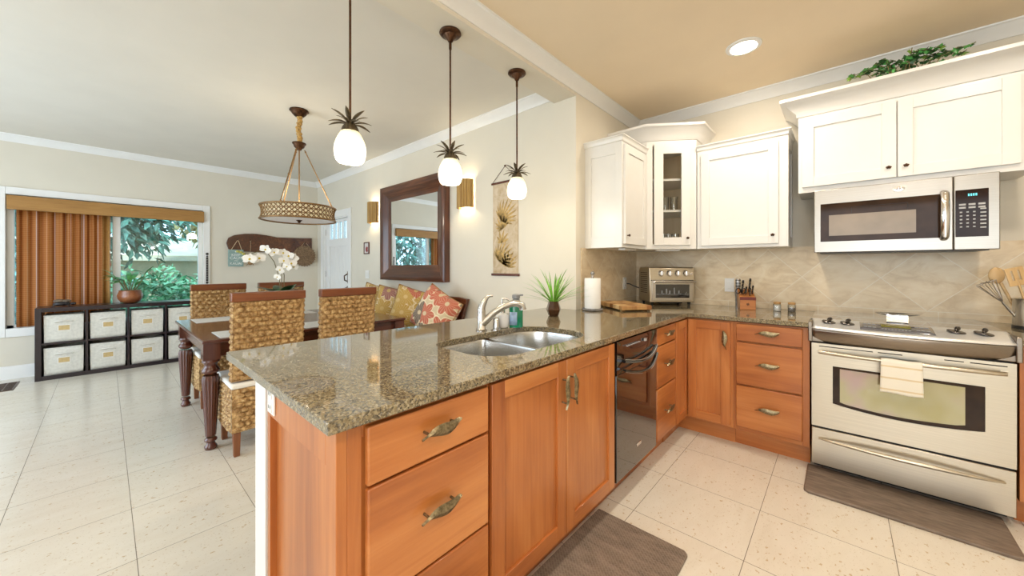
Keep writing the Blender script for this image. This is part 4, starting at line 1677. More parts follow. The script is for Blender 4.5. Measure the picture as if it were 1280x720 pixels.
# left cupboard, on the short wall, facing +X
c = thing('wall_cabinet', 'narrow white wall cupboard on the short wall, its panelled side facing the viewer', 'wall cabinet', (-1.25, 2.678, 0), RT)
ZT = 2.235
m = MB().box(0, 0, ZU0, 0.455, 0.325, ZT)
m.build('body', MAT['white_cab'], c, bev=0.0015)
d_ = shaker(c, 'door', 0.012, 1.44, 0.43, 2.215, WHT, 0.06, bev=0.0012)
knob(d_, (0.045, -0.02, 1.505))
# panelled side: plane x=0, recessed centre
m = MB()
m.box(-0.010, 0.0, ZU0, 0, 0.055, ZT)
m.box(-0.010, 0.27, ZU0, 0, 0.325, ZT)
m.box(-0.010, 0.055, ZU0, 0, 0.27, ZU0 + 0.085)
m.box(-0.010, 0.055, ZT - 0.09, 0, 0.27, ZT)
m.build('side_panel', MAT['white_cab'], c, bev=0.0012)
m = MB().sweep([(-0.010, 0.325), (-0.010, 0), (0.455, 0)], cab_crown(0.045, 0.028, ZT), side=-1)
m.build('crown', MAT['white_cab'], c, smooth=50)
MB().box(0.18, 0.06, ZU0 - 0.014, 0.40, 0.12, ZU0).build('under_light', MAT['white_pl'], c, bev=0.002)

# corner cupboard with glass door
A = Vector((-1.243, 3.138))
B = Vector((-0.908, 3.372))
c = thing('corner_wall_cabinet', 'white diagonal corner cupboard with a narrow glass door and tall crown', 'wall cabinet', (A.x, A.y, 0), math.atan2(B.y - A.y, B.x - A.x))
fw = (B - A).length
th = math.atan2(B.y - A.y, B.x - A.x)
inv = Matrix.Rotation(-th, 2)


def loc2(x, y):
    v_ = inv @ (Vector((x, y)) - A)
    return (v_.x, v_.y)


ZTC = 2.345
q0, q1, q2 = loc2(XK + 0.002, 3.138), loc2(XK + 0.002, YW - 0.002), loc2(-0.908, YW - 0.002)
foot = [(0, 0), (fw, 0), q2, q1, q0]
m = MB()
for z0, z1 in ((ZU0, ZU0 + 0.018), (ZTC - 0.02, ZTC)):
    m.prism(foot, lambda u, v, w: (u, v, w), z0, z1)
for i in range(1, 5):
    p, q = Vector(foot[i]), Vector(foot[(i + 1) % 5])
    n_ = Vector((-(q - p).y, (q - p).x)).normalized() * 0.012
    m.prism([tuple(p), tuple(q), tuple(q + n_), tuple(p + n_)], lambda u, v, w: (u, v, w), ZU0 + 0.018, ZTC - 0.02)
m.build('body', MAT['white_cab'], c)
m = MB()      # pale timber lining
for i in range(1, 5):
    p, q = Vector(foot[i]), Vector(foot[(i + 1) % 5])
    n_ = Vector((-(q - p).y, (q - p).x)).normalized()
    a1, a2 = n_ * 0.013, n_ * 0.016
    m.prism([tuple(p + a1), tuple(q + a1), tuple(q + a2), tuple(p + a2)], lambda u, v, w: (u, v, w), ZU0 + 0.019, ZTC - 0.021)
m.build('lining', MAT['maple_in'], c, smooth=0)
m = MB()
m.box(0, -0.001, ZU0, 0.05, 0.018, ZTC)
m.box(fw - 0.05, -0.001, ZU0, fw, 0.018, ZTC)
m.box(0.05, -0.001, ZU0, fw - 0.05, 0.018, ZU0 + 0.045)
m.box(0.05, -0.001, ZTC - 0.045, fw - 0.05, 0.018, ZTC)
m.build('face_frame', MAT['white_cab'], c, bev=0.0012)
m = MB()
a, b, z0, z1, w_ = 0.058, fw - 0.052, 1.447, 2.315, 0.075
m.box(a, -0.021, z0, a + w_, -0.001, z1)
m.box(b - w_, -0.021, z0, b, -0.001, z1)
m.box(a + w_, -0.021, z0, b - w_, -0.001, z0 + 0.065)
m.box(a + w_, -0.021, z1 - 0.085, b - w_, -0.001, z1)
d_ = m.build('door', MAT['white_cab'], c, bev=0.0012)
MB().box(a + w_, -0.012, z0 + 0.065, b - w_, -0.008, z1 - 0.085).build('glass_pane', MAT['door_pane'], d_, smooth=0)
knob(d_, (b - 0.03, -0.021, 1.505))
shelf_poly = [(0.03, 0.022), (fw - 0.03, 0.022), (q2[0] - 0.03, q2[1] - 0.02), (q1[0], q1[1] - 0.03), (q0[0] + 0.03, q0[1] - 0.02)]
for zs in (1.735, 2.005):
    MB().prism(shelf_poly, lambda u, v, w: (u, v, w), zs, zs + 0.018).build('shelf', MAT['white_cab'], c, smooth=0)
m = MB().sweep([q0, (0, 0), (fw, 0), q2], cab_crown(0.125, 0.078, ZTC), side=-1)
m.build('crown', MAT['white_cab'], c, smooth=50)
MB().box(0.10, 0.07, ZU0 - 0.013, 0.30, 0.12, ZU0).build('under_light', MAT['white_pl'], c, bev=0.002)

# tumblers behind the glass
def cab_pt(u, v):
    return (A.x + u * math.cos(th) - v * math.sin(th), A.y + u * math.sin(th) + v * math.cos(th))


tum = None
TL = ['clear ribbed tumbler on the middle shelf behind the glass door, left one', 'clear ribbed tumbler on the middle shelf behind the glass door, right one',
      'clear ribbed tumbler on the bottom of the glass cupboard, left one', 'clear ribbed tumbler on the bottom of the glass cupboard, middle one', 'clear ribbed tumbler on the bottom of the glass cupboard, right one']
for (u, v, z), lab in zip(((0.175, 0.075, 1.753), (0.250, 0.080, 1.753), (0.160, 0.075, 1.430), (0.210, 0.105, 1.430), (0.262, 0.075, 1.430)), TL):
    x, y = cab_pt(u, v)
    if tum is None:
        m = MB().lathe([(0.001, 0.004), (0.026, 0.004), (0.030, 0.120), (0.033, 0.120), (0.029, 0.0), (0.001, 0.0)], n=24, cap=False, flute=lambda a_, h: 1 + 0.03 * math.sin(a_ * 12))
        tum = m.build('tumbler', MAT['clear'], smooth=50, loc=(x, y, z))
        tag(tum, lab, 'glass', 'tumblers in the glass cupboard')
    else:
        o = tum.copy()
        COL.objects.link(o)
        o.location = (x, y, z)
        o['label'] = lab

# right cupboard on the kitchen wall
c = thing('wall_cabinet', 'wide single door white wall cupboard right of the glass corner cupboard', 'wall cabinet', (-0.900, 3.365, 0))
MB().box(0, 0, ZU0, 0.612, 0.325, ZT).build('body', MAT['white_cab'], c, bev=0.0015)
d_ = shaker(c, 'door', 0.035, 1.437, 0.562, 2.205, WHT, 0.062, bev=0.0012)
knob(d_, (0.562 - 0.033, -0.02, 1.500))
m = MB().sweep([(0, 0), (0.612, 0), (0.612, 0.325)], cab_crown(0.045, 0.028, ZT), side=-1)
m.build('crown', MAT['white_cab'], c, smooth=50)
m = MB()
m.box(0.612, 0.0, ZU0, 0.620, 0.05, ZT)
m.box(0.612, 0.27, ZU0, 0.620, 0.325, ZT)
m.box(0.612, 0.05, ZU0, 0.620, 0.27, ZU0 + 0.08)
m.box(0.612, 0.05, ZT - 0.08, 0.620, 0.27, ZT)
m.build('side_panel', MAT['white_cab'], c)

# cupboard over the microwave
c = thing('wall_cabinet', 'large two door white cupboard with deep crown above the microwave', 'wall cabinet', (-0.222, 3.362, 0))
ZB2, ZT2 = 1.790, 2.335
CW2 = 1.02
MB().box(0, 0, ZB2, CW2, 0.328, ZT2).build('body', MAT['white_cab'], c, bev=0.0015)
d_ = shaker(c, 'door', 0.022, 1.828, 0.490, 2.312, WHT, 0.065, bev=0.0012)
knob(d_, (0.490 - 0.035, -0.02, 1.892))
d_ = shaker(c, 'door', 0.496, 1.828, 0.962, 2.312, WHT, 0.065, bev=0.0012)
knob(d_, (0.496 + 0.035, -0.02, 1.892))
m = MB().sweep([(0, 0.328), (0, 0), (CW2, 0), (CW2, 0.328)], cab_crown(0.125, 0.10, ZT2), side=-1)
m.build('crown', MAT['white_cab'], c, smooth=50)

# ivy on top
c = thing('ivy_plant', 'trailing dark green ivy with lime tips lying on top of the tall white cupboard', 'plant', (0.32, 3.42, ZT2 + 0.002))
rg = random.Random(11)


def ivy_leaf(m_, p, d, s_, up):
    d = Vector(d).normalized()
    upv = Vector(up)
    sd_ = d.cross(upv)
    if sd_.length < 1e-3:
        sd_ = Vector((1, 0, 0))
    sd_.normalize()
    nn = sd_.cross(d)
    P = Vector(p)
    out = [(0, 0), (-0.28, -0.42), (0.18, -0.40), (0.32, -0.78), (0.62, -0.42), (1.15, 0), (0.62, 0.42), (0.32, 0.78), (0.18, 0.40), (-0.28, 0.42)]
    vs = [P + d * (a_ * s_) + sd_ * (b_ * s_) + nn * (-0.18 * s_ * (b_ * b_) - 0.12 * s_ * a_ * a_) for a_, b_ in out] + [P + d * (0.4 * s_) + nn * (0.06 * s_)]
    n_ = len(out)
    m_.add(vs, [(i, (i + 1) % n_, n_) for i in range(n_)], 0)


vin = MB()
leaves = [MB(), MB(), MB()]
strands = []
for i in range(20):
    x0 = rg.uniform(-0.08, 0.08)
    sgn = -1 if i % 2 else 1
    L = rg.uniform(0.06, 0.21)
    zh = rg.uniform(0.12, 0.22)
    pts = []
    for k in range(7):
        t_ = k / 6
        pts.append((x0 + sgn * L * t_, -0.02 + rg.uniform(-0.02, 0.02) + 0.02 * t_, 0.06 + zh * math.sin(min(1, t_ * 1.5 + 0.15) * PI * 0.62) + rg.uniform(-0.01, 0.01)))
    strands.append((pts, sgn))
strands.append(([(-0.1, -0.03, 0.05), (-0.18, -0.03, 0.20), (-0.22, -0.04, 0.22), (-0.255, -0.04, 0.215), (-0.27, -0.05, 0.18)], -1))
strands.append(([(0.05, -0.03, 0.05), (0.14, -0.03, 0.20), (0.20, -0.04, 0.225), (0.245, -0.04, 0.215), (0.27, -0.04, 0.23)], 1))
strands.append(([(0.0, -0.03, 0.05), (0.01, -0.03, 0.22), (0.02, -0.03, 0.30)], 1))
for pts, sgn in strands:
    vin.tube(pts, 0.0025, 5)
    for k in range(1, len(pts)):
        for q in range(2):
            a = rg.uniform(0, 2 * PI)
            which = 2 if (k >= len(pts) - 1 and rg.random() < 0.6) else (1 if rg.random() < 0.35 else 0)
            f = rg.uniform(0, 1)
            p = Vector(pts[k - 1]).lerp(Vector(pts[k]), f)
            ivy_leaf(leaves[which], p, (math.cos(a) + 0.6 * sgn, -0.5 + 0.5 * math.sin(a), rg.uniform(-0.5, 0.5)), rg.uniform(0.016, 0.032), (rg.uniform(-0.5, 0.5), -1, rg.uniform(0.2, 1)))
vin.build('vines', MAT['stem'], c)
leaves[0].build('dark_leaves', MAT['leaf_dark'], c, smooth=0, clean=False)
leaves[1].build('green_leaves', MAT['leaf_mid'], c, smooth=0, clean=False)
leaves[2].build('lime_leaves', MAT['leaf_lime'], c, smooth=0, clean=False)
MB().lathe([(0.05, 0), (0.06, 0.03), (0.055, 0.05), (0.001, 0.05)], n=14).build('pot', MAT['jute'], c)

# ------------------------------------------------------------------ microwave
c = thing('microwave', 'stainless over the range microwave with dark window and keypad', 'microwave', (-0.131, 3.30, 0))
mw, z0, z1 = 0.792, 1.358, 1.788
MB().box(0, 0.022, z0 + 0.006, mw, 0.385, z1).build('body', MAT['steel_dark'], c, bev=0.003)
m = MB()
m.box(0, 0, z0, 0.624, 0.021, z1)
m.build('door', MAT['steel_m'], c, bev=0.004)
m = MB().box(0.626, 0, z0, mw, 0.021, z1)
m.build('control_side', MAT['steel_m'], c, bev=0.004)
m = MB()
m.box(0.034, -0.003, 1.432, 0.598, 0.0, 1.690)
m.build('window_surround', plain('smoked_door_glass', (0.040, 0.022, 0.013), 0.06, var=0.3, spec=0.12), c, bev=0.003)
m = MB().box(0.078, -0.0042, 1.470, 0.478, -0.0028, 1.610)
m.build('window_mesh', plain('perforated_window_mesh', (0.25, 0.20, 0.145), 0.15, var=0.1, spec=0.3), c)
m = MB()
m.box(0.19, -0.0042, 1.655, 0.445, -0.0028, 1.657).box(0.19, -0.0042, 1.612, 0.192, -0.0028, 1.657).box(0.443, -0.0042, 1.612, 0.445, -0.0028, 1.657)
m.build('vent_outline', MAT['gap'], c)
m = MB()
pts = [(0.588, 0.0, 1.700), (0.588, -0.032, 1.690), (0.588, -0.042, 1.56), (0.588, -0.032, 1.435), (0.588, 0.0, 1.424)]
m.tube(pts, [0.016, 0.018, 0.019, 0.018, 0.016], 12, flat=0.7)
m.build('handle', MAT['chrome'], c, smooth=60)
m = MB().box(0.632, -0.003, 1.432, 0.752, 0.0, 1.702)
cp = m.build('keypad_panel', plain('dark_keypad_glass', (0.024, 0.013, 0.009), 0.08, var=0.3, spec=0.12), c, bev=0.003)
m = MB()
rg = random.Random(5)
for r_ in range(2):
    for q in range(3):
        MB().box(0.645 + q * 0.035, -0.0045, 1.612 - r_ * 0.018, 0.670 + q * 0.035, -0.0028, 1.622 - r_ * 0.018).build('button', MAT['btn'], cp)
for r_ in range(5):
    for q in range(3):
        MB().box(0.648 + q * 0.024, -0.0045, 1.570 - r_ * 0.021, 0.657 + q * 0.024, -0.0028, 1.577 - r_ * 0.021).build('button', MAT['btn'], cp)
for r_ in range(6):
    MB().box(0.722, -0.0045, 1.585 - r_ * 0.021, 0.743, -0.0028, 1.592 - r_ * 0.021).build('button', MAT['btn'], cp)
m = MB()
for q in range(4):
    m.box(0.678 + q * 0.009, -0.0045, 1.664, 0.684 + q * 0.009, -0.0028, 1.678)
m.build('clock_digits', MAT['cyan_led'], cp)
lg = MB().lathe([(0.020, 0.0), (0.020, -0.004), (0.017, -0.005), (0.001, -0.005)], (0, 0, 0), 24, axis='y')
lo = lg.build('logo', MAT['nickel'], c)
lo.location = (0.405, 0, 1.744)
lo.scale = (1.35, 1, 0.85)
text_mesh('ge', 'logo_script', MAT['black'], 0.022, lo, Matrix.Translation((0, -0.0055, 0)) @ Matrix.Rotation(R(90), 4, 'X'), 0.0004)
m = MB()
m.box(0.03, 0.04, z0 - 0.004, mw - 0.03, 0.36, z0 + 0.007)
m.build('underside_vent', MAT['black'], c)


# ------------------------------------------------------------------ cooker
c = thing('range_cooker', 'stainless steel slide in electric range with black glass top and arched oven window', 'oven', (-0.128, 2.925, 0))
rw = 0.762
MB().box(0.004, 0.03, 0.055, rw - 0.004, 0.70, 0.905).build('body', MAT['black'], c, bev=0.003)
m = MB()
m.box(-0.008, 0.135, 0.9145, rw + 0.008, 0.755, 0.926)
m.build('glass_top', MAT['black_gloss'], c, bev=0.002)


def lip(u):
    return -0.012 - 0.062 * (1 - (2 * u - 1) ** 2)


def panel_fn(u, v):
    x = u * rw
    y0_, z0_ = 0.15, 0.9275
    yl, zl = lip(u) + 0.008, 0.893
    if v < 0.85:
        t_ = v / 0.85
        return (x, y0_ + (yl - y0_) * t_, z0_ + (zl - z0_) * t_ + 0.006 * math.sin(PI * t_))
    t_ = (v - 0.85) / 0.15
    return (x, yl - 0.008 * math.sin(t_ * PI / 2), zl - 0.012 * t_)


m = MB().grid(panel_fn, 40, 20)
ctl = m.build('control_panel', plain('bright_satin_panel_steel', (0.86, 0.87, 0.88), 0.38, 0.75, var=0.02), c, smooth=60, solid=0.002)


def band_fn(u, v):
    return (u * rw, lip(u) + 0.004 + 0.028 * v * v, 0.880 - 0.078 * v)


m = MB().grid(band_fn, 40, 8)
m.build('front_band', MAT['steel_dark'], c, smooth=60, solid=0.002)
m = MB().box(0.0, 0.0, 0.80, rw, 0.14, 0.898)
m.box(-0.016, -0.012, 0.800, 0.004, 0.15, 0.922)
m.box(rw - 0.004, -0.012, 0.800, rw + 0.016, 0.15, 0.922)
m.build('end_caps', MAT['steel_dark'], c, bev=0.004)


def on_panel(u, v, up=0.003):
    p = Vector(panel_fn(u, v))
    return p + Vector((0, -0.2, 1)).normalized() * up


def panel_patch(u0, v0, u1, v1, mat, up, parent, name):
    m_ = MB().grid(lambda a_, b_: tuple(on_panel(u0 + (u1 - u0) * a_, v0 + (v1 - v0) * b_, up)), 14, 5)
    return m_.build(name, mat, parent, smooth=60, solid=0.001)


disp = panel_patch(0.285, 0.12, 0.66, 0.74, plain('grey_display_glass', (0.10, 0.10, 0.115), 0.12, coat=0.8), 0.0025, c, 'display_panel')
panel_patch(0.40, 0.20, 0.555, 0.46, MAT['lcd'], 0.0040, disp, 'lcd')
m = MB()
for i in range(9):
    p = on_panel(0.405 + i * 0.017, 0.60, 0.004)
    MB().box(p.x - 0.004, p.y - 0.004, p.z - 0.001, p.x + 0.004, p.y + 0.004, p.z + 0.001).build('button', MAT['btn'], disp)
for s0 in (0.315, 0.585):
    for i in range(3):
        for j in range(2):
            p = on_panel(s0 + i * 0.024, 0.28 + j * 0.26, 0.004)
            MB().box(p.x - 0.007, p.y - 0.005, p.z - 0.001, p.x + 0.007, p.y + 0.005, p.z + 0.001).build('button', MAT['btn'], disp)
for u in (0.105, 0.215, 0.765, 0.885):
    p = on_panel(u, 0.42, 0.0)
    m = MB().lathe([(0.034, 0), (0.035, 0.004), (0.031, 0.008), (0.001, 0.008)], n=24)
    m.tube([(-0.027, -0.002, 0.012), (-0.010, -0.001, 0.022), (0.012, 0.002, 0.022), (0.027, 0.004, 0.012)], [0.005, 0.011, 0.011, 0.005], 8)
    o = m.build('knob', plain('dark_pewter_knob', (0.10, 0.09, 0.085), 0.28, 0.9), c, smooth=45)
    o.location = p
    o.rotation_euler = (R(12), 0, R(70))
# oven door with arched window
m = MB()
zd0, zd1 = 0.284, 0.792
wx0, wx1 = 0.098, 0.668
wt0 = 0.662


def arc_bot(u):
    return 0.437 - 0.026 * (1 - (2 * u - 1) ** 2)


n_ = 24
vs, fs = [], []
# front sheet with window opening: columns across window
cols = [wx0 + (wx1 - wx0) * i / n_ for i in range(n_ + 1)]
m.box(0, 0, zd0, wx0, 0.028, zd1)
m.box(wx1, 0, zd0, rw, 0.028, zd1)
m.box(wx0, 0, wt0, wx1, 0.028, zd1)
m.prism([(wx0, zd0)] + [(wx1, zd0)] + [(cols[n_ - i], arc_bot((n_ - i) / n_)) for i in range(n_ + 1)], lambda u, v, w: (u, w, v), 0, 0.028)
dob = m.build('oven_door', MAT['steel'], c, bev=0.0)
m = MB().prism([(wx1, wt0)] + [(wx0, wt0)] + [(cols[i], arc_bot(i / n_)) for i in range(n_ + 1)], lambda u, v, w: (u, w, v), 0.005, 0.008)
m.build('window_glass', plain('dark_oven_window', (0.034, 0.020, 0.012), 0.06, var=0.3, spec=0.15), dob)
ir = NT('iridescent_inner_glass')
nz = ir.noise(ir.coord(), 3.2, 2)
ir.set(color=ir.ramp(nz, [(0.32, (0.30, 0.26, 0.09)), (0.46, (0.34, 0.30, 0.15)), (0.58, (0.36, 0.25, 0.22)), (0.70, (0.26, 0.28, 0.16))]), rough=0.14, metal=0.35, coat=1.0, coatr=0.02)
iw = [(0.130, 0.650), (0.130, 0.452)] + [(0.130 + 0.475 * i / 16, 0.447 - 0.018 * math.sin(PI * i / 16) ) for i in range(1, 16)] + [(0.605, 0.452), (0.605, 0.645)]
m = MB().prism(iw, lambda u, v, w: (u, w, v), 0.0030, 0.0052)
m.build('inner_window', ir.mat, dob)
m = MB()
for a, b in ((0.035, 0.27), (0.29, 0.385), (0.535, 0.60), (0.62, 0.735)):
    MB().box(a, -0.0008, 0.772, b, 0.002, 0.777).build('vent_slot', MAT['gap'], dob)
m = MB()
pts = []
for i in range(21):
    u = i / 20
    pts.append((0.035 + u * 0.692, -0.022 - 0.035 * math.sin(PI * u) ** 0.6, 0.742))
m.tube(pts, 0.0105, 12)
m.box(0.030, -0.022, 0.733, 0.052, 0.002, 0.751)
m.box(0.712, -0.022, 0.733, 0.734, 0.002, 0.751)
m.build('handle', MAT['steel'], dob, smooth=55)
MB().box(0.006, 0.018, 0.793, rw - 0.006, 0.03, 0.803).build('door_gap', MAT['gap'], c)
m = MB().box(0, 0, 0.050, rw, 0.028, 0.272)
dw = m.build('warming_drawer', MAT['steel'], c, bev=0.003)
m = MB()
pts = []
for i in range(25):
    u = i / 24
    pts.append((0.035 + u * 0.692, -0.008 - 0.042 * math.sin(PI * u) ** 0.7, 0.212 + 0.004 * math.sin(PI * u)))
m.tube(pts, [0.006 + 0.008 * math.sin(PI * i / 24) for i in range(25)], 12, flat=0.8)
m.build('handle', MAT['steel'], dw, smooth=60)
MB().box(0.006, 0.012, 0.272, rw - 0.006, 0.03, 0.284).build('drawer_gap', MAT['gap'], c)
MB().box(0.006, 0.11, 0.0, rw - 0.006, 0.12, 0.056).build('kick_strip', MAT['black'], c)
for fx in (0.03, rw - 0.03):
    for fy in (0.15, 0.64):
        MB().cyl((fx, fy, 0), 0.015, 0.056, 12).build('foot', MAT['black'], c)

# tea towel over the oven handle
m = MB()
tx0, tx1 = 0.297, 0.452
prof = []
bx_y = 2.925
hy, hz = -0.0565, 0.742
path = [(hy + 0.014, 0.665)]
for i in range(9):
    a = PI * i / 8
    path.append((hy + 0.0135 * math.cos(a), hz + 0.0135 * math.sin(a)))
path += [(hy - 0.0155, 0.70), (hy - 0.017, 0.64), (hy - 0.018, 0.575)]
lens = [0]
for i in range(1, len(path)):
    lens.append(lens[-1] + math.dist(path[i], path[i - 1]))


def tow(u, v):
    s_ = v * lens[-1]
    k = 0
    while k < len(lens) - 2 and lens[k + 1] < s_:
        k += 1
    t_ = (s_ - lens[k]) / (lens[k + 1] - lens[k])
    y = path[k][0] + (path[k + 1][0] - path[k][0]) * t_
    z = path[k][1] + (path[k + 1][1] - path[k][1]) * t_
    y += -0.0015 * math.sin(u * 11) * (1 if v > 0.5 else -0.5) - 0.0015
    return (tx0 + u * (tx1 - tx0) + 0.006 * (v - 0.5) * (2 * u - 1), y, z + 0.002 * math.sin(u * 7))


m.grid(tow, 16, 40)
o = m.build('tea_towel', MAT['towel_c'], smooth=70, solid=0.0035, loc=(-0.128, bx_y, 0))
tag(o, 'cream tea towel with tan stripes hanging over the oven door handle', 'towel')

# spoon rest on the glass top
c = thing('spoon_rest', 'oval polished steel spoon rest standing on the black cooktop', 'spoon rest', (0.255, 3.16, 0.926))
m = MB().grid(lambda u, v: (0.092 * v * math.cos(2 * PI * u), 0.062 * v * math.sin(2 * PI * u), 0.040 + 0.014 * v * v), 32, 8, wrap_u=True)
m.build('dish', MAT['chrome'], c, smooth=60, solid=0.003)
m = MB().prism([(-0.035, 0), (0.035, 0), (0.028, 0.006), (0.020, 0.042), (-0.020, 0.042), (-0.028, 0.006)], lambda u, v, w: (w, u, v), -0.045, 0.045)
m.build('stand', MAT['chrome'], c)

# utensil crock with tools
cx, cy = 0.805, 3.44
c = thing('utensil_crock', 'stainless steel cylinder crock holding cooking tools on the right worktop', 'crock', (cx, cy, CT1))
MB().lathe([(0.075, 0.008), (0.075, 0.165), (0.073, 0.167), (0.071, 0.165), (0.071, 0.012), (0.001, 0.011)], n=32).build('cylinder', MAT['steel_v'], c, smooth=45)
MB().lathe([(0.077, 0), (0.077, 0.016), (0.075, 0.018)], n=32).build('base_ring', MAT['black'], c, smooth=45)


def tool(name, label, cat, base, d, group='cooking tools in the crock'):
    return thing(name, label, cat, (cx + base[0], cy + base[1], CT1 + base[2])), Vector(d).normalized()


k_, d = tool('whisk', 'wire balloon whisk leaning left out of the steel crock', 'whisk', (-0.04, -0.01, 0.016), (-0.50, -0.1, 0.88))
k_['group'] = 'cooking tools in the crock'
sidev = d.cross(Vector((0, 1, 0))).normalized()
oth = d.cross(sidev).normalized()
m = MB()
for i in range(5):
    a = PI * i / 5
    sv = sidev * math.cos(a) + oth * math.sin(a)
    pts = []
    for j in range(17):
        t_ = j / 16
        w_ = 0.042 * math.sin(PI * t_) ** 0.75
        L_ = 0.145 + 0.130 * (1 - abs(2 * t_ - 1) ** 2.2)
        pts.append(d * L_ + sv * (w_ if t_ < 0.5 else -w_) * (1 if abs(2 * t_ - 1) > 0.02 else 0))
    m.tube(pts, 0.0014, 5)
m.build('wires', plain('thin_steel_wire', (0.34, 0.30, 0.26), 0.3, 0.9), k_, smooth=60)
MB().tube([d * 0, d * 0.15], [0.007, 0.006], 8).build('handle', MAT['steel_v'], k_, smooth=60)


def paddle(k_, d, L, hw, hl, mat, slots=0, wd=(1, 0, 0), thick=0.006):
    wv = Vector(wd)
    wv = (wv - d * wv.dot(d)).normalized()
    nv = d.cross(wv)
    m_ = MB()
    m_.tube([d * 0, d * (L - hl * 0.7), d * (L - hl * 0.5)], [0.007, 0.008, 0.008], 8, flat=0.7)
    pieces = []
    if slots:
        n_s = slots + 1
        seg_w = 2 * hw / (n_s + slots * 0.5)
        pos = -hw
        for q in range(n_s):
            pieces.append((pos, pos + seg_w, L - hl * 0.62, L - hl * 0.12))
            pos += seg_w * 1.5
        pieces.append((-hw, hw, L - hl * 0.14, L))
        pieces.append((-hw, hw, L - hl * 0.85, L - hl * 0.60))
    else:
        pieces.append((-hw, hw, L - hl, L))
    for a_, b_, s0, s1 in pieces:
        vs_ = []
        for n0 in (-thick / 2, thick / 2):
            for ww, ll in ((a_, s0), (b_, s0), (b_, s1), (a_, s1)):
                vs_.append(d * ll + wv * ww + nv * n0)
        m_.add(vs_, [(0, 1, 2, 3), (7, 6, 5, 4), (0, 4, 5, 1), (1, 5, 6, 2), (2, 6, 7, 3), (3, 7, 4, 0)])
    return m_.build('paddle', mat, k_, bev=0.002)


k_, d = tool('slotted_spatula', 'pale wooden slotted spatula standing in front in the steel crock', 'spatula', (-0.01, -0.03, 0.016), (-0.22, -0.08, 0.95))
k_['group'] = 'cooking tools in the crock'
paddle(k_, d, 0.335, 0.040, 0.12, MAT['spoon_wood'], 2, (1, 0.5, 0))
k_, d = tool('wooden_spoon', 'pale wooden spoon tilted behind the slotted spatula', 'spoon', (-0.03, 0.015, 0.016), (-0.30, 0.10, 0.92))
k_['group'] = 'cooking tools in the crock'
m = MB().tube([d * 0, d * 0.25], [0.006, 0.0075], 8)
m.ball(tuple(d * 0.295), 0.048, 14, 10, sq=(0.65, 0.25, 1.0))
m.build('spoon', MAT['spoon_wood'], k_, smooth=60)
k_, d = tool('black_turner', 'black nylon slotted turner at the back of the crock', 'turner', (0.02, 0.03, 0.016), (0.04, 0.12, 0.98))
k_['group'] = 'cooking tools in the crock'
paddle(k_, d, 0.36, 0.045, 0.10, MAT['black'], 3, (1, 0.2, 0), 0.004)
k_, d = tool('black_ladle', 'black nylon ladle at the right of the crock', 'ladle', (0.035, -0.02, 0.016), (0.10, -0.10, 0.97))
k_['group'] = 'cooking tools in the crock'
m = MB().tube([d * 0, d * 0.27], [0.006, 0.007], 8)
m.ball(tuple(d * 0.31), 0.045, 14, 10, sq=(1.0, 0.55, 1.0))
m.build('ladle', MAT['black'], k_, smooth=60)

# mats
o = MB().prism([(-0.875 + 0.0, 0.62), (-0.505, 0.62), (-0.488, 0.64), (-0.488, 1.685), (-0.505, 1.702), (-0.925, 1.702), (-0.925, 0.62)], lambda u, v, w: (u, v, w), 0.0, 0.016)
tag(o.build('floor_mat', MAT['mat_weave'], bev=0.006, seg=3), 'brown basketweave cushioned mat on the floor in front of the sink doors', 'mat')
o = MB().prism([(-0.150, 2.63), (-0.130, 2.612), (0.575, 2.612), (0.595, 2.63), (0.60, 2.915), (0.60, 2.98), (-0.150, 2.98)], lambda u, v, w: (u, v, w), 0.0, 0.016)
tag(o.build('floor_mat', MAT['mat_plain'], bev=0.006, seg=3), 'long brown cushioned mat on the floor in front of the oven', 'mat')

# recessed ceiling lamps
can = None
for i, (dx, dy) in enumerate(DOWN):
    if i == 0:
        can = thing('recessed_ceiling_light', 'round white recessed lamp in the kitchen ceiling', 'ceiling light', (dx, dy, ZC))
        MB().lathe([(0.105, 0), (0.103, -0.006), (0.080, -0.010), (0.074, -0.004), (0.074, 0)], n=36, cap=False).build('trim_ring', MAT['white_trim'], can, smooth=50)
        MB().lathe([(0.074, -0.003), (0.001, -0.0045)], n=32).build('diffuser', MAT['can_glow'], can)

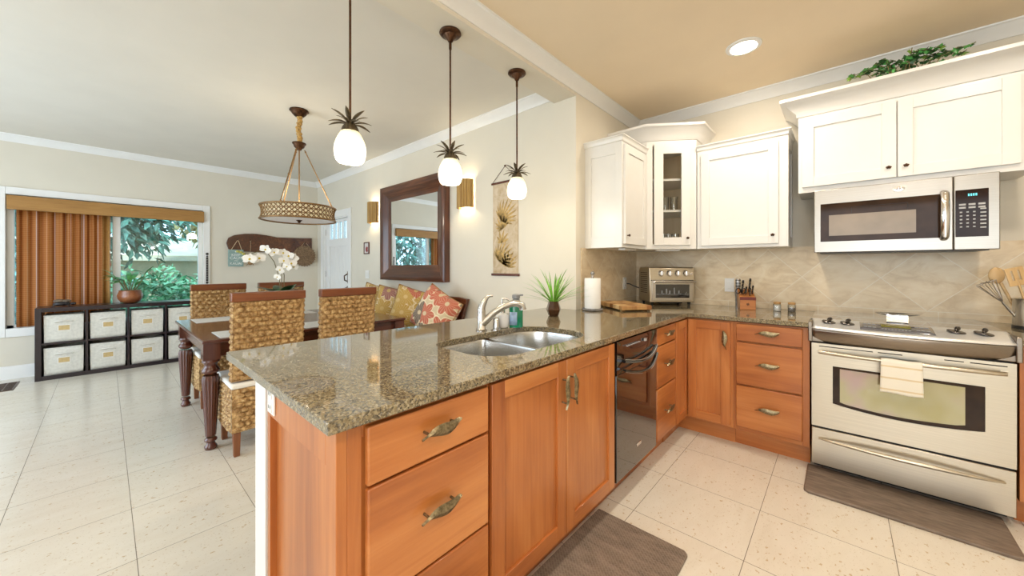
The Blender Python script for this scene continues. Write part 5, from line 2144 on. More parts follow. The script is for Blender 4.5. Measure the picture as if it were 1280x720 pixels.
# ------------------------------------------------------------------ pendants over the peninsula
def pendant(label, y, rotz):
    c_ = thing('pendant_lamp', label, 'pendant lamp', (-1.70, y, ZS), rotz, 'pineapple pendants over the peninsula')
    MB().lathe([(0.001, 0), (0.062, 0), (0.064, -0.008), (0.058, -0.016), (0.040, -0.020), (0.036, -0.030), (0.020, -0.040), (0.014, -0.055), (0.008, -0.058)], n=32).build('canopy', MAT['bronze'], c_, smooth=45)
    m_ = MB().tube([(0, 0, -0.05), (0, 0, -0.72)], 0.0055, 8)
    m_.lathe([(0.0085, -0.10), (0.0085, -0.06)], n=8)
    m_.build('rod', MAT['bronze'], c_)
    m_ = MB()
    m_.lathe([(0.012, -0.69), (0.020, -0.705), (0.034, -0.728), (0.040, -0.748), (0.038, -0.752)], n=24)
    for i in range(8):
        a = 2 * PI * i / 8
        m_.leaf((0.016 * math.cos(a), 0.016 * math.sin(a), -0.712), (math.cos(a), math.sin(a), 0.30 + 0.1 * (i % 2)), 0.075, 0.022, 0.45, seg=6, fold=0.25)
    for i in range(6):
        a = 2 * PI * i / 6 + 0.4
        m_.leaf((0.010 * math.cos(a), 0.010 * math.sin(a), -0.705), (math.cos(a) * 0.7, math.sin(a) * 0.7, 0.9), 0.080, 0.022, 0.35, seg=6, fold=0.25)
    m_.build('leaf_crown', MAT['pewter'], c_, smooth=40, clean=False, solid=0.0015)
    prof = []
    for k in range(17):
        t_ = k / 16
        h = -0.745 - 0.145 * t_
        r = 0.036 + 0.034 * math.sin(PI * min(1, t_ * 0.78 + 0.02)) ** 0.9
        prof.append((r, h))
    prof[-1] = (0.052, -0.890)
    prof.append((0.048, -0.890))
    m_ = MB().lathe(prof, n=36, flute=lambda a_, h: 1 + 0.006 * math.cos(a_ * 12))
    m_.build('glass_shade', MAT['pend_glow'], c_, smooth=60)
    point('pendant_bulb', (-1.70, y, ZS - 0.915), 5.0, (1.0, 0.84, 0.58), 0.03)
    return c_


pendant('nearest pineapple glass pendant, its rod running out of the top of the photo', 0.765, 0.0)
pendant('middle pineapple glass pendant, hanging in front of the mirror corner', 1.355, 0.3)
pendant('farthest pineapple glass pendant, hanging in front of the leaf scroll', 1.95, 0.6)

# ------------------------------------------------------------------ drum chandelier
CX_, CY_ = -3.807, 1.229
ch = thing('drum_chandelier', 'gold lattice drum chandelier hanging on three rods over the dining table', 'chandelier', (CX_, CY_, ZC))
MB().lathe([(0.001, 0), (0.080, 0), (0.082, -0.010), (0.070, -0.018), (0.062, -0.034), (0.040, -0.058), (0.022, -0.066)], n=32).build('canopy', MAT['bronze'], ch, smooth=45)
m = MB()
n_ = 90
pts, rs = [], []
for i in range(n_):
    t_ = i / (n_ - 1)
    pts.append((0.006 * math.sin(t_ * 44), 0.006 * math.cos(t_ * 40), -0.06 - 0.25 * t_))
    rs.append(0.019 + 0.007 * math.sin(t_ * 50) + 0.003 * math.sin(t_ * 113))
m.tube(pts, rs, 10)
m.build('cord_sleeve', MAT['gold_bell'], ch, smooth=70)
MB().lathe([(0.024, -0.305), (0.058, -0.310), (0.060, -0.318), (0.048, -0.332), (0.042, -0.352), (0.026, -0.362), (0.018, -0.378), (0.001, -0.380)], n=28).build('hub', MAT['bronze'], ch, smooth=45)
RZ0, RZ1, RR = 1.700 - ZC, 1.822 - ZC, 0.312
for i in range(3):
    a = R(30 + 120 * i) + 0.75
    m = MB()
    p0 = Vector((0.045 * math.cos(a), 0.045 * math.sin(a), -0.372))
    p1 = Vector(((RR - 0.02) * math.cos(a), (RR - 0.02) * math.sin(a), RZ1))
    m.tube([p0, p1], 0.0055, 8)
    for t_ in (0.03, 0.5, 0.97):
        q = p0.lerp(p1, t_)
        m.ball(tuple(q), 0.009, 8, 6)
    m.build('rod', MAT['drum_metal'], ch, smooth=50)
MB().tube([(0, 0, -0.375), (0, 0, RZ0 + 0.01)], 0.006, 8).build('stem', MAT['drum_metal'], ch)
m = MB()
# waisted lattice drum: two families of diagonal strips and hoops


def wr(z):
    t_ = (z - RZ0) / (RZ1 - RZ0)
    return RR - 0.014 * math.sin(PI * t_)


NS = 44
for fam in (1, -1):
    for i in range(NS):
        pts = []
        for k in range(9):
            t_ = k / 8
            z = RZ0 + (RZ1 - RZ0) * t_
            a = 2 * PI * (i + fam * t_ * 3.0) / NS
            pts.append((wr(z) * math.cos(a), wr(z) * math.sin(a), z))
        m.tube(pts, 0.0040, 4)
for t_ in (1 / 3, 2 / 3):
    z = RZ0 + (RZ1 - RZ0) * t_
    m.tube([(wr(z) * math.cos(2 * PI * k / 60), wr(z) * math.sin(2 * PI * k / 60), z) for k in range(60)], 0.0035, 5, closed=True)
m.build('lattice', MAT['drum_metal'], ch, smooth=50)
for z in (RZ0, RZ1):
    MB().tube([(RR * math.cos(2 * PI * k / 72), RR * math.sin(2 * PI * k / 72), z) for k in range(72)], 0.008, 8, closed=True).build('rim', MAT['drum_metal'], ch, smooth=60)
MB().lathe([(RR - 0.022, RZ0 + 0.006), (RR - 0.022, RZ1 - 0.004)], n=64, cap=False).build('lining', MAT['drum_glow'], ch, smooth=60, solid=0.001)
MB().lathe([(RR - 0.010, RZ0 + 0.004), (0.001, RZ0 + 0.002)], n=64, cap=False).build('diffuser', MAT['drum_under'], ch, smooth=60)
MB().lathe([(0.001, RZ0 - 0.026), (0.010, RZ0 - 0.022), (0.016, RZ0 - 0.008), (0.026, RZ0 - 0.002), (0.026, RZ0 + 0.002)], n=16).build('finial', MAT['bronze'], ch, smooth=50)
point('chandelier_bulb', (CX_, CY_, 1.90), 12, (1.0, 0.86, 0.64), 0.08)

# ------------------------------------------------------------------ mirror, sconces, pictures
c = thing('wall_mirror', 'large square mirror in a wide red brown wooden frame above the bench', 'mirror', (-3.87, YM - 0.001, 0))
hx, z0, z1 = 0.69, 1.092, 2.300
fwid = 0.19
fprof = [(0, 0), (0, -0.075), (0.035, -0.085), (0.075, -0.070), (0.125, -0.040), (0.165, -0.030), (fwid, -0.022), (fwid, 0)]
# four mitred frame sides; u from outer edge inward


def side(m_, p, q, inw):
    d = (q - p).normalized()
    vs_ = []
    for end, s_ in ((p, 1), (q, -1)):
        for o_, y in fprof:
            w_ = end + inw * o_ + d * (s_ * o_)
            vs_.append((w_.x, y, w_.z))
    n_ = len(fprof)
    fs_ = [(k, (k + 1) % n_, n_ + (k + 1) % n_, n_ + k) for k in range(n_)]
    fs_ += [tuple(range(n_)), tuple(range(n_, 2 * n_))[::-1]]
    m_.add(vs_, fs_)


bl_, br_, tr_, tl_ = Vector((-hx, 0, z0)), Vector((hx, 0, z0)), Vector((hx, 0, z1)), Vector((-hx, 0, z1))
for p, q, inw, mm, nm in ((tl_, tr_, Vector((0, 0, -1)), 'koa_x', 'frame_rail'), (bl_, br_, Vector((0, 0, 1)), 'koa_x', 'frame_rail'), (bl_, tl_, Vector((1, 0, 0)), 'koa_z', 'frame_stile'), (br_, tr_, Vector((-1, 0, 0)), 'koa_z', 'frame_stile')):
    m = MB()
    side(m, p, q, inw)
    m.build(nm, MAT[mm], c, smooth=50)
MB().box(-hx + fwid - 0.01, -0.020, z0 + fwid - 0.01, hx - fwid + 0.01, -0.014, z1 - fwid + 0.01).build('glass', MAT['mirror'], c, smooth=0)


def sconce(label, x):
    c_ = thing('wall_sconce', label, 'wall lamp', (x, YM - 0.001, 2.013), 0, 'bamboo sconces beside the mirror')
    m_ = MB()
    n_ = 12
    r = 0.098
    for i in range(n_):
        a = PI + PI * (i + 0.5) / n_
        m_.lathe([(0.0135, -0.143), (0.0140, -0.06), (0.0132, 0.02), (0.0138, 0.143)], (r * math.cos(a), r * math.sin(a) * 0.85 - 0.012, 0), 8)
    m_.build('bamboo_shade', MAT['bamboo'], c_, smooth=60)
    m_ = MB().box(-0.05, -0.012, -0.06, 0.05, 0, 0.06)
    m_.build('back_plate', MAT['bronze'], c_, bev=0.002)
    m_ = MB().lathe([(0.001, -0.03), (0.016, -0.02), (0.018, 0.0), (0.010, 0.03), (0.001, 0.034)], (0, -0.045, 0), 12)
    m_.build('bulb', MAT['can_glow'], c_, smooth=60)
    point('sconce_bulb', (x, YM - 0.05, 2.105), 4.2, (1.0, 0.83, 0.55), 0.02)
    point('sconce_bulb', (x, YM - 0.05, 1.92), 4.2, (1.0, 0.83, 0.55), 0.02)
    return c_


sconce('half round split bamboo wall lamp between the front door and the mirror', -4.825)
sconce('half round split bamboo wall lamp between the mirror and the leaf scroll', -2.888)

# hanging scroll
c = thing('wall_scroll', 'tall parchment scroll with ochre leaf sprays hanging from a cord on the mirror wall', 'scroll', (-2.345, YM - 0.002, 0))
MB().box(-0.160, -0.006, 1.195, 0.160, -0.003, 2.055).build('parchment', MAT['scroll'], c, smooth=0)
m = MB().box(-0.178, -0.014, 2.052, 0.178, 0, 2.072)
m.build('top_rod', MAT['dark_x'], c, bev=0.003)
m = MB().box(-0.178, -0.014, 1.175, 0.178, 0, 1.197)
m.build('bottom_rod', MAT['dark_x'], c, bev=0.003)
m = MB().tube([(-0.165, -0.008, 2.07), (0.0, -0.006, 2.212), (0.165, -0.008, 2.07)], 0.0025, 6)
m.ball((0, -0.006, 2.214), 0.009, 8, 6)
m.build('cord', MAT['bronze'], c)
m = MB()
rg = random.Random(4)


def spray(x, z, ang0, n__, L):
    for i in range(n__):
        t_ = i / (n__ - 1)
        a = ang0 + (t_ - 0.5) * 2.6
        l_ = L * (0.65 + 0.45 * math.sin(PI * t_))
        vs_ = []
        for k in range(7):
            f = k / 6
            w_ = 0.011 * math.sin(PI * f) ** 0.7 * (1 if True else 0)
            px_ = x + math.cos(a) * l_ * f + 0.02 * f * f
            pz_ = z + math.sin(a) * l_ * f
            px_ = min(max(px_, -0.15), 0.15)
            vs_ += [(px_ - math.sin(a) * w_, -0.0068, pz_ + math.cos(a) * w_), (px_ + math.sin(a) * w_, -0.0068, pz_ - math.cos(a) * w_)]
        m.add(vs_, [(2 * k, 2 * k + 1, 2 * k + 3, 2 * k + 2) for k in range(6)])
    # small ribs give the painted frond its feathered edge


spray(-0.05, 1.70, R(55), 11, 0.21)
spray(-0.03, 1.62, R(120), 8, 0.13)
spray(-0.09, 1.32, R(50), 11, 0.19)
spray(0.02, 1.26, R(75), 8, 0.15)
spray(-0.04, 1.49, R(100), 6, 0.12)
m.build('leaf_sprays', MAT['gold_leaf'], c, smooth=0, clean=False)

# little picture and switch near the door
c = thing('small_picture', 'tiny dark framed picture of a red fruit beside the front door', 'picture', (-5.07, YM - 0.001, 1.53))
m = MB()
m.box(-0.075, -0.015, -0.085, -0.062, 0, 0.085).box(0.062, -0.015, -0.085, 0.075, 0, 0.085).box(-0.062, -0.015, -0.085, 0.062, 0, -0.072).box(-0.062, -0.015, 0.072, 0.062, 0, 0.085)
m.build('frame', MAT['dark_z'], c)
MB().box(-0.062, -0.008, -0.072, 0.062, -0.002, 0.072).build('print', plain('pale_print_paper', (0.62, 0.60, 0.58), 0.6), c, smooth=0)
m = MB()
for i in range(7):
    a = i * 0.9
    m.lathe([(0.020, 0), (0.001, -0.0012)], (0.008 + 0.020 * math.cos(a) * (i > 0), -0.0085, -0.018 + 0.022 * math.sin(a) * (i > 0)), 10, axis='y', cap=False)
m.build('red_fruit', plain('dull_red_print', (0.24, 0.03, 0.035), 0.6), c)
wall_plate('white double switch plate on the wall left of the mirror', (-5.06, YM, 1.152), 0, 'double', 0.115, 0.115, 'switch', 'light_switch')

# ------------------------------------------------------------------ coat board and what hangs on it
c = thing('coat_board', 'live edge dark wooden board with pegs on the wall between window and door', 'coat rack', (XW, 0, 0))
m = MB()
topz = [(1.225, 1.62), (1.25, 1.70), (1.32, 1.745), (1.45, 1.775), (1.60, 1.785), (1.75, 1.770), (1.90, 1.745), (2.1, 1.750), (2.3, 1.755), (2.425, 1.762)]
botz = [(2.425, 1.505), (2.2, 1.500), (1.95, 1.505), (1.7, 1.495), (1.5, 1.497), (1.33, 1.50), (1.25, 1.53)]
m.prism(topz + botz, lambda u, v, w: (w, u, v), 0.001, 0.035)
m.build('board', MAT['koa_x'], c, bev=0.004)
for py in (1.36, 1.52, 2.13, 2.30):
    m = MB().tube([(0.03, py, 1.66), (0.075, py, 1.665), (0.09, py, 1.69)], [0.007, 0.006, 0.008], 8)
    m.build('peg', MAT['bronze'], c)
c = thing('hanging_sign', 'square muted teal sign reading KEEP CALM KAUAI hanging on twine', 'sign', (XW + 0.06, 1.335, 1.395))
MB().box(-0.007, -0.095, -0.128, 0.007, 0.095, 0.128).build('board', MAT['teal'], c, bev=0.002)
m = MB().tube([(0, -0.06, 0.12), (0.006, 0.022, 0.275), (0.006, 0.03, 0.275), (0, 0.075, 0.12)], 0.004, 6)
m.build('twine', MAT['twine'], c)
base_m = Matrix.Translation((0.0078, 0, 0)) @ Matrix.Rotation(R(90), 4, 'Z') @ Matrix.Rotation(R(90), 4, 'X')
for body, zz, sz in (('KEEP', 0.045, 0.052), ('CALM', -0.002, 0.058), ('AND', -0.042, 0.022), ('KAUAI', -0.085, 0.052)):
    text_mesh(body, 'lettering', MAT['letter'], sz, c, Matrix.Translation((0, 0, zz)) @ base_m, 0.0005)
m = MB()
hp = []
for i in range(24):
    a = 2 * PI * i / 24
    hp.append((0.0008 * 16 * math.sin(a) ** 3, 0.0008 * (13 * math.cos(a) - 5 * math.cos(2 * a) - 2 * math.cos(3 * a) - math.cos(4 * a))))
m.prism(hp, lambda u, v, w: (w, u, v + 0.098), 0.0072, 0.0082)
m.build('heart', MAT['letter'], c)

c = thing('hanging_ornament', 'small carved sea turtle shaped ornament hanging under a dark bar from the coat board', 'ornament', (XW + 0.05, 1.52, 1.375))
MB().tube([(0.035, 0, 0.30), (0.0, 0, 0.03)], 0.0022, 6).build('string', MAT['twine'], c)
MB().box(-0.010, -0.048, 0.018, 0.010, 0.048, 0.036).build('bar', MAT['dark_y'], c, bev=0.004)
m = MB()
m.ball((0, 0, -0.050), 0.036, 14, 8, sq=(0.4, 0.95, 1.0))
m.ball((0, 0.0, -0.004), 0.014, 10, 6, sq=(0.6, 0.8, 1.2))
for sy, sz, l_ in ((1, 0.4, 0.05), (-1, 0.4, 0.05), (1, -0.9, 0.035), (-1, -0.9, 0.035)):
    d = Vector((0, sy, sz)).normalized()
    o_ = Vector((0, sy * 0.022, -0.045 + 0.018 * sz))
    m.tube([o_, o_ + d * l_ * 0.6, o_ + d * l_ + Vector((0, 0, -0.012))], [0.010, 0.010, 0.003], 8, flat=0.5)
m.build('turtle', plain('carved_tan_wood', (0.32, 0.19, 0.09), 0.6, var=0.4, scale=60), c, smooth=60)

c = thing('woven_disc', 'round brown coiled fibre disc hanging at the right end of the coat board', 'wall disc', (XW + 0.055, 2.298, 1.447))
m = MB()
for i in range(11):
    rr = 0.012 + i * 0.0152
    m.tube([(0.003 * math.sin(k * 2.2 + i), rr * math.cos(2 * PI * k / 44), rr * math.sin(2 * PI * k / 44)) for k in range(44)], 0.0095 if i != 6 else 0.012, 6, closed=True)
m.build('coils', MAT['jute'], c, smooth=60)
m = MB()
for i in range(26):
    a = 2 * PI * i / 26
    m.tube([(0, 0.155 * math.cos(a), 0.155 * math.sin(a)), (0.004, 0.182 * math.cos(a + 0.15), 0.182 * math.sin(a + 0.15))], 0.006, 5)
m.build('fringe', MAT['jute'], c)
m = MB().tube([(0, -0.05, 0.16), (0.02, 0.0, 0.245), (0.0, 0.08, 0.155)], 0.003, 6)
m.build('hanging_loop', MAT['twine'], c)

c = thing('wall_thermometer', 'narrow dark thermometer strip on the window casing', 'thermometer', (XW + 0.0225, 1.0, 0))
m = MB()
m.box(0, -0.013, 1.05, 0.008, 0.013, 1.40)
for k, (zz, w_) in enumerate(((1.45, 0.018), (1.415, 0.012), (1.03, 0.016), (1.00, 0.010))):
    m.lathe([(0.001, 0), (w_, 0.002), (w_, 0.008), (0.001, 0.010)], (0, 0, zz), 12, axis='x')
m.build('strip', MAT['dark_carv'], c, bev=0.002)
m = MB()
for i in range(9):
    m.box(0.008, -0.006, 1.08 + i * 0.035, 0.0088, 0.006, 1.088 + i * 0.035)
m.build('scale_marks', MAT['btn'], c)

# ------------------------------------------------------------------ cube storage with bins
SX0, SX1, SY0, SY1, SH = -6.893, -6.545, -0.515, 0.905, 0.803
c = thing('cube_storage', 'low black brown cube shelf with eight cloth bins under the window', 'storage shelf', (SX0, SY0, 0))
D_, L_ = SX1 - SX0, SY1 - SY0
t0 = 0.046
MB().box(0, 0, 0, D_, t0, SH).build('side_panel', MAT['black_wood'], c, bev=0.002)
MB().box(0, L_ - t0, 0, D_, L_, SH).build('side_panel', MAT['black_wood'], c, bev=0.002)
MB().box(0, t0, SH - t0, D_, L_ - t0, SH).build('top_panel', MAT['black_wood'], c, bev=0.002)
MB().box(0, t0, 0, D_, L_ - t0, t0).build('bottom_panel', MAT['black_wood'], c, bev=0.002)
cols_ = 4
pit = (L_ - 2 * t0 + 0.02) / cols_
for i in range(1, cols_):
    MB().box(0, t0 + i * pit - 0.02, t0, D_ - 0.004, t0 + i * pit, SH - t0).build('divider', MAT['black_wood'], c, bev=0.001)
MB().box(0, t0, SH / 2 - 0.01, D_ - 0.006, L_ - t0, SH / 2 + 0.01).build('shelf', MAT['black_wood'], c, bev=0.001)
binp = None
names = ['first', 'second', 'third', 'fourth']
for r_, rn in ((1, 'upper'), (0, 'lower')):
    for i in range(cols_):
        lab = f'off white cloth bin, {names[i]} from the left in the {rn} row of the cube shelf'
        y = SY0 + t0 + i * pit + (pit - 0.02) / 2
        z = (SH / 2 + 0.0105) if r_ else t0 + 0.0005
        if binp is None:
            binp = thing('storage_bin', lab, 'storage bin', (SX1 - 0.02, y, z), 0, 'cloth bins in the cube shelf')
            bw, bh, bd = 0.286, 0.305, 0.295
            m = MB()

            def shell(u, v):
                ca, sa = math.cos(2 * PI * u), math.sin(2 * PI * u)
                k_ = 1 / max(abs(ca), abs(sa))
                sx_, sy_ = ca * k_, sa * k_
                bulge = 0.006 * math.sin(PI * v) * (1 - min(1, abs(sy_))) if abs(sx_) > 0.99 else 0
                return (-bd / 2 + sx_ * (bd / 2 + bulge), sy_ * bw / 2 * (0.975 + 0.025 * v), v * bh)
            m.grid(shell, 64, 8, wrap_u=True)
            m.box(-bd + 0.01, -bw / 2 + 0.01, 0.0, -0.01, bw / 2 - 0.01, 0.006)
            m.build('body', MAT['linen'], binp, smooth=50, solid=0.004)
            m = MB().tube([(0.004, -0.065, bh - 0.080), (0.012, -0.045, bh - 0.074), (0.016, 0.0, bh - 0.070), (0.012, 0.045, bh - 0.074), (0.004, 0.065, bh - 0.080)], 0.012, 8, flat=0.55)
            m.build('strap_handle', MAT['cushion'], binp, smooth=60)
            m = MB().box(0.004, -0.048, bh - 0.180, 0.0078, 0.048, bh - 0.112)
            m.build('label_holder', MAT['cushion'], binp, bev=0.001)
            m = MB().box(0.0075, -0.040, bh - 0.174, 0.0088, 0.040, bh - 0.120)
            m.build('label_card', MAT['tan_card'], binp)
        else:
            dup(binp, lab, (SX1 - 0.02, y, z))

# plant in wooden bowl on the cube shelf
c = thing('bowl_plant', 'broad leaved green plant in a carved brown wooden bowl on the cube shelf', 'potted plant', (-6.72, 0.215, SH))
prof = [(0.05, 0), (0.085, 0.010), (0.112, 0.055), (0.118, 0.095), (0.100, 0.150), (0.104, 0.160), (0.094, 0.160), (0.09, 0.13), (0.001, 0.128)]
MB().lathe(prof, n=28, flute=lambda a_, h: 1 + 0.02 * math.sin(a_ * 6 + h * 40)).build('bowl', MAT['bowl_wood'], c, smooth=50)
m = MB()
sm = MB()
rg = random.Random(9)
for i in range(26):
    a = rg.uniform(0, 2 * PI)
    el = rg.uniform(0.25, 1.25)
    st = rg.uniform(0.08, 0.24)
    d0 = Vector((math.cos(a) * 0.5, math.sin(a) * 0.5, 1)).normalized()
    p0 = Vector((0.03 * math.cos(a), 0.03 * math.sin(a), 0.128))
    p1 = p0 + d0 * st
    sm.tube([p0, p1], 0.003, 5)
    m.leaf(p1, (math.cos(a) * math.cos(el), math.sin(a) * math.cos(el), math.sin(el) * 0.8), rg.uniform(0.12, 0.19), rg.uniform(0.045, 0.065), rg.uniform(0.2, 0.5), seg=5, fold=0.2)
m.build('leaves', MAT['leaf_mid'], c, smooth=40, clean=False)
sm.build('stems', MAT['stem'], c)

# dark carved ornament on the shelf
c = thing('carved_ornament', 'low dark carved turtle ornament lying on the left end of the cube shelf', 'ornament', (-6.70, -0.335, SH))
m = MB().ball((0, 0, 0.030), 0.05, 16, 8, sq=(0.9, 1.35, 0.5))
m.ball((0.0, 0.085, 0.028), 0.020, 10, 6, sq=(0.9, 1.3, 0.8))
for sx_, sy_, l_ in ((1, 0.7, 0.075), (-1, 0.7, 0.075), (1, -0.8, 0.05), (-1, -0.8, 0.05)):
    m.tube([(sx_ * 0.02, sy_ * 0.05, 0.022), (sx_ * 0.05, sy_ * 0.07, 0.016), (sx_ * l_, sy_ * 0.085, 0.005)], [0.015, 0.014, 0.004], 8, flat=0.5)
m.build('turtle_body', MAT['dark_carv'], c, smooth=60)
m = MB()
m.ball((-0.01, -0.02, 0.062), 0.045, 14, 8, sq=(0.8, 1.0, 0.5))
m.ball((0.0, 0.035, 0.060), 0.035, 12, 8, sq=(0.8, 1.1, 0.55))
m.build('shell', MAT['driftwood'], c, smooth=50)

# floor vent
c = thing('floor_vent', 'dark bronze floor vent grille in the tile at the left edge of the photo', 'vent', (-6.49, -0.70, 0))
m = MB()
m.box(-0.21, -0.075, 0, 0.21, -0.060, 0.005).box(-0.21, 0.060, 0, 0.21, 0.075, 0.005).box(-0.21, -0.06, 0, -0.195, 0.06, 0.005).box(0.195, -0.06, 0, 0.21, 0.06, 0.005)
m.build('frame', MAT['bronze'], c, bev=0.0015)
m = MB()
for i in range(18):
    x = -0.19 + i * 0.0222
    m.box(x, -0.06, 0.0005, x + 0.010, 0.06, 0.004)
m.box(-0.195, -0.004, 0.0005, 0.195, 0.004, 0.0045)
m.build('slats', MAT['bronze'], c)
MB().box(-0.195, -0.06, 0.0, 0.195, 0.06, 0.001).build('dark_duct', MAT['gap'], c)

# ------------------------------------------------------------------ dining table
TX0, TX1, TY0, TY1, TZ = -4.60, -3.18, 0.435, 1.98, 0.76
c = thing('dining_table', 'dark red brown dining table with four turned fluted legs', 'table', ((TX0 + TX1) / 2, (TY0 + TY1) / 2, 0))
hx, hy = (TX1 - TX0) / 2, (TY1 - TY0) / 2
m = MB().box(-hx, -hy, TZ - 0.024, hx, hy, TZ)
m.build('tabletop', MAT['dark_y'], c, bev=0.006, seg=3)
m = MB()
ins = 0.075
lw = 0.095
m.box(-hx + ins + 0.012, -hy + ins - 0.03, TZ - 0.125, hx - ins - 0.012, -hy + ins - 0.008, TZ - 0.024)
m.box(-hx + ins + 0.012, hy - ins + 0.008, TZ - 0.125, hx - ins - 0.012, hy - ins + 0.03, TZ - 0.024)
m.build('apron', MAT['dark_x'], c)
MB().box(-hx + ins - 0.02, -hy + ins, TZ - 0.125, -hx + ins + 0.002, hy - ins, TZ - 0.024).build('apron', MAT['dark_y'], c)
MB().box(hx - ins - 0.002, -hy + ins, TZ - 0.125, hx - ins + 0.02, hy - ins, TZ - 0.024).build('apron', MAT['dark_y'], c)
lp = [(0.030, 0.0), (0.036, 0.012), (0.036, 0.022), (0.026, 0.036), (0.024, 0.050), (0.036, 0.060), (0.036, 0.070), (0.026, 0.082)]
fl = [(0.030, 0.095), (0.036, 0.20), (0.043, 0.33), (0.050, 0.45), (0.051, 0.485), (0.044, 0.510)]
tp = [(0.034, 0.520), (0.050, 0.535), (0.052, 0.548), (0.044, 0.562), (0.036, 0.575), (0.038, 0.590), (0.050, 0.605), (0.048, 0.625)]
for ix, (lx, ly) in enumerate(((-hx + 0.185, -hy + 0.055), (hx - 0.062, -hy + 0.055), (-hx + 0.185, hy - 0.055), (hx - 0.062, hy - 0.055))):
    m = MB()
    m.lathe(lp, n=24)
    m.lathe(fl, n=72, flute=lambda a_, h: 1 - 0.13 * abs(math.sin(a_ * 8)) ** 0.6 if 0.10 < h < 0.50 else 1)
    m.lathe(tp, n=24)
    m.box(-0.047, -0.047, 0.620, 0.047, 0.047, TZ - 0.0245)
    o = m.build('leg', MAT['dark_z'], c, smooth=40)
    o.location = (lx, ly, 0)

# placemats and bowl on the table
pm = None
PML = ['white placemat at the near left seat of the dining table', 'white placemat at the far left seat of the dining table', 'white placemat at the near seat beside the orchid, right chair', 'white placemat at the far seat behind the orchid']
for (px_, py_, rz), lab in zip(((-3.385, 0.765, 0), (-4.395, 0.765, 0), (-3.385, 1.315, 0), (-4.395, 1.315, 0)), PML):
    if pm is None:
        m = MB().box(-0.165, -0.225, 0, 0.165, 0.225, 0.004)
        pm = m.build('placemat', MAT['mat_white'], bev=0.0015, loc=(px_, py_, TZ))
        tag(pm, lab, 'placemat', 'white placemats on the dining table')
    else:
        o = pm.copy()
        COL.objects.link(o)
        o.location = (px_, py_, TZ)
        o['label'] = lab
o = MB().lathe([(0.03, 0), (0.075, 0.012), (0.085, 0.035), (0.081, 0.036), (0.07, 0.016), (0.001, 0.010)], n=28).build('wooden_dish', MAT['spoon_wood'], smooth=50, loc=(-3.80, 1.62, TZ))
tag(o, 'small pale wooden dish on the dining table between the near chairs', 'dish')

# orchid
OX_, OY_ = -3.83, 1.085
c = thing('orchid', 'white moth orchid with arching flower stems in a dark pot on the dining table', 'potted plant', (OX_, OY_, TZ))
MB().lathe([(0.055, 0), (0.062, 0.008), (0.074, 0.235), (0.078, 0.248), (0.070, 0.248), (0.066, 0.225), (0.001, 0.222)], n=28).build('pot', MAT['black_gloss'], c, smooth=50)
m = MB()
for i, a in enumerate((0.2, 1.15, 2.2, 3.1, 4.2, 5.3, 0.7, 3.7)):
    m.leaf((0.02 * math.cos(a), 0.02 * math.sin(a), 0.23), (math.cos(a) * 0.75, math.sin(a) * 0.75, 1.1 - 0.06 * i), 0.19, 0.09, 0.45, seg=7, fold=0.15)
m.build('leaves', MAT['leaf_dark'], c, smooth=50, clean=False)
stems = MB()
s1 = [(0, 0, 0.13), (0.0, -0.005, 0.27), (0.0, -0.015, 0.40), (0.0, -0.055, 0.545), (0.0, -0.115, 0.635), (0.0, -0.175, 0.640), (0.0, -0.26, 0.600), (0.0, -0.315, 0.625)]
s2 = [(0.01, 0.01, 0.13), (0.01, 0.02, 0.28), (0.01, 0.022, 0.42), (0.01, 0.005, 0.54), (0.01, 0.03, 0.64), (0.01, 0.07, 0.63), (0.01, 0.085, 0.55)]
stems.tube(s1, 0.0035, 6)
stems.tube(s2, 0.0035, 6)
stems.tube([(0.01, -0.01, 0.13), (0.012, 0.0, 0.35), (0.015, 0.0, 0.52)], 0.003, 5)
stems.build('stems', MAT['stem'], c, smooth=60)
fac = Vector((0.93, -0.36, 0.05)).normalized()     # flowers face roughly the kitchen


def flower(p, s_, f_, roll):
    o_ = MB()
    f_ = Vector(f_).normalized()
    rt = f_.cross(Vector((0, 0, 1))).normalized()
    u_ = rt.cross(f_)
    P_ = Vector(p)
    for k, (ang_, L__, W__) in enumerate(((90, 1, 0.75), (210, 1, 0.7), (330, 1, 0.7), (15, 1.1, 1.15), (165, 1.1, 1.15))):
        a = R(ang_) + roll
        d = rt * math.cos(a) + u_ * math.sin(a)
        o_.leaf(P_ + f_ * (0.002 * k), d + f_ * 0.15, s_ * L__, s_ * W__, 0.12, up=f_, seg=5, fold=0.05, shape=lambda t_: math.sin(PI * min(1, t_ * 0.92 + 0.06)) ** 0.6)
    return o_, P_ + f_ * 0.006


fl_pos = [((0.02, -0.245, 0.565), 0.052, 0.1), ((0.02, -0.175, 0.575), 0.048, -0.2), ((0.01, -0.125, 0.655), 0.045, 0.5), ((0.02, -0.06, 0.63), 0.042, -0.4),
          ((0.02, 0.01, 0.625), 0.045, 0.3), ((0.03, 0.055, 0.60), 0.045, -0.1), ((0.02, 0.095, 0.585), 0.044, 0.4), ((0.03, 0.075, 0.53), 0.044, 0.0), ((0.03, 0.04, 0.50), 0.040, 0.6), ((0.02, 0.10, 0.50), 0.036, 0.2), ((0.02, 0.015, 0.555), 0.042, 0.2), ((0.02, -0.035, 0.405), 0.030, 0.5), ((0.02, -0.015, 0.47), 0.036, 0.8)]
for k, (p, s_, roll) in enumerate(fl_pos):
    f_ = (0.93, -0.36 + 0.25 * math.sin(k * 2.1), 0.05 + 0.2 * math.cos(k * 1.7))
    o_, cc = flower(p, s_, f_, roll)
    fo = o_.build('flower', MAT['petal'], c, smooth=60, clean=False)
    fm = MB().ball(tuple(cc), s_ * 0.20, 8, 6)
    fm.build('flower_centre', MAT['yellow'], fo, smooth=60)
m = MB()
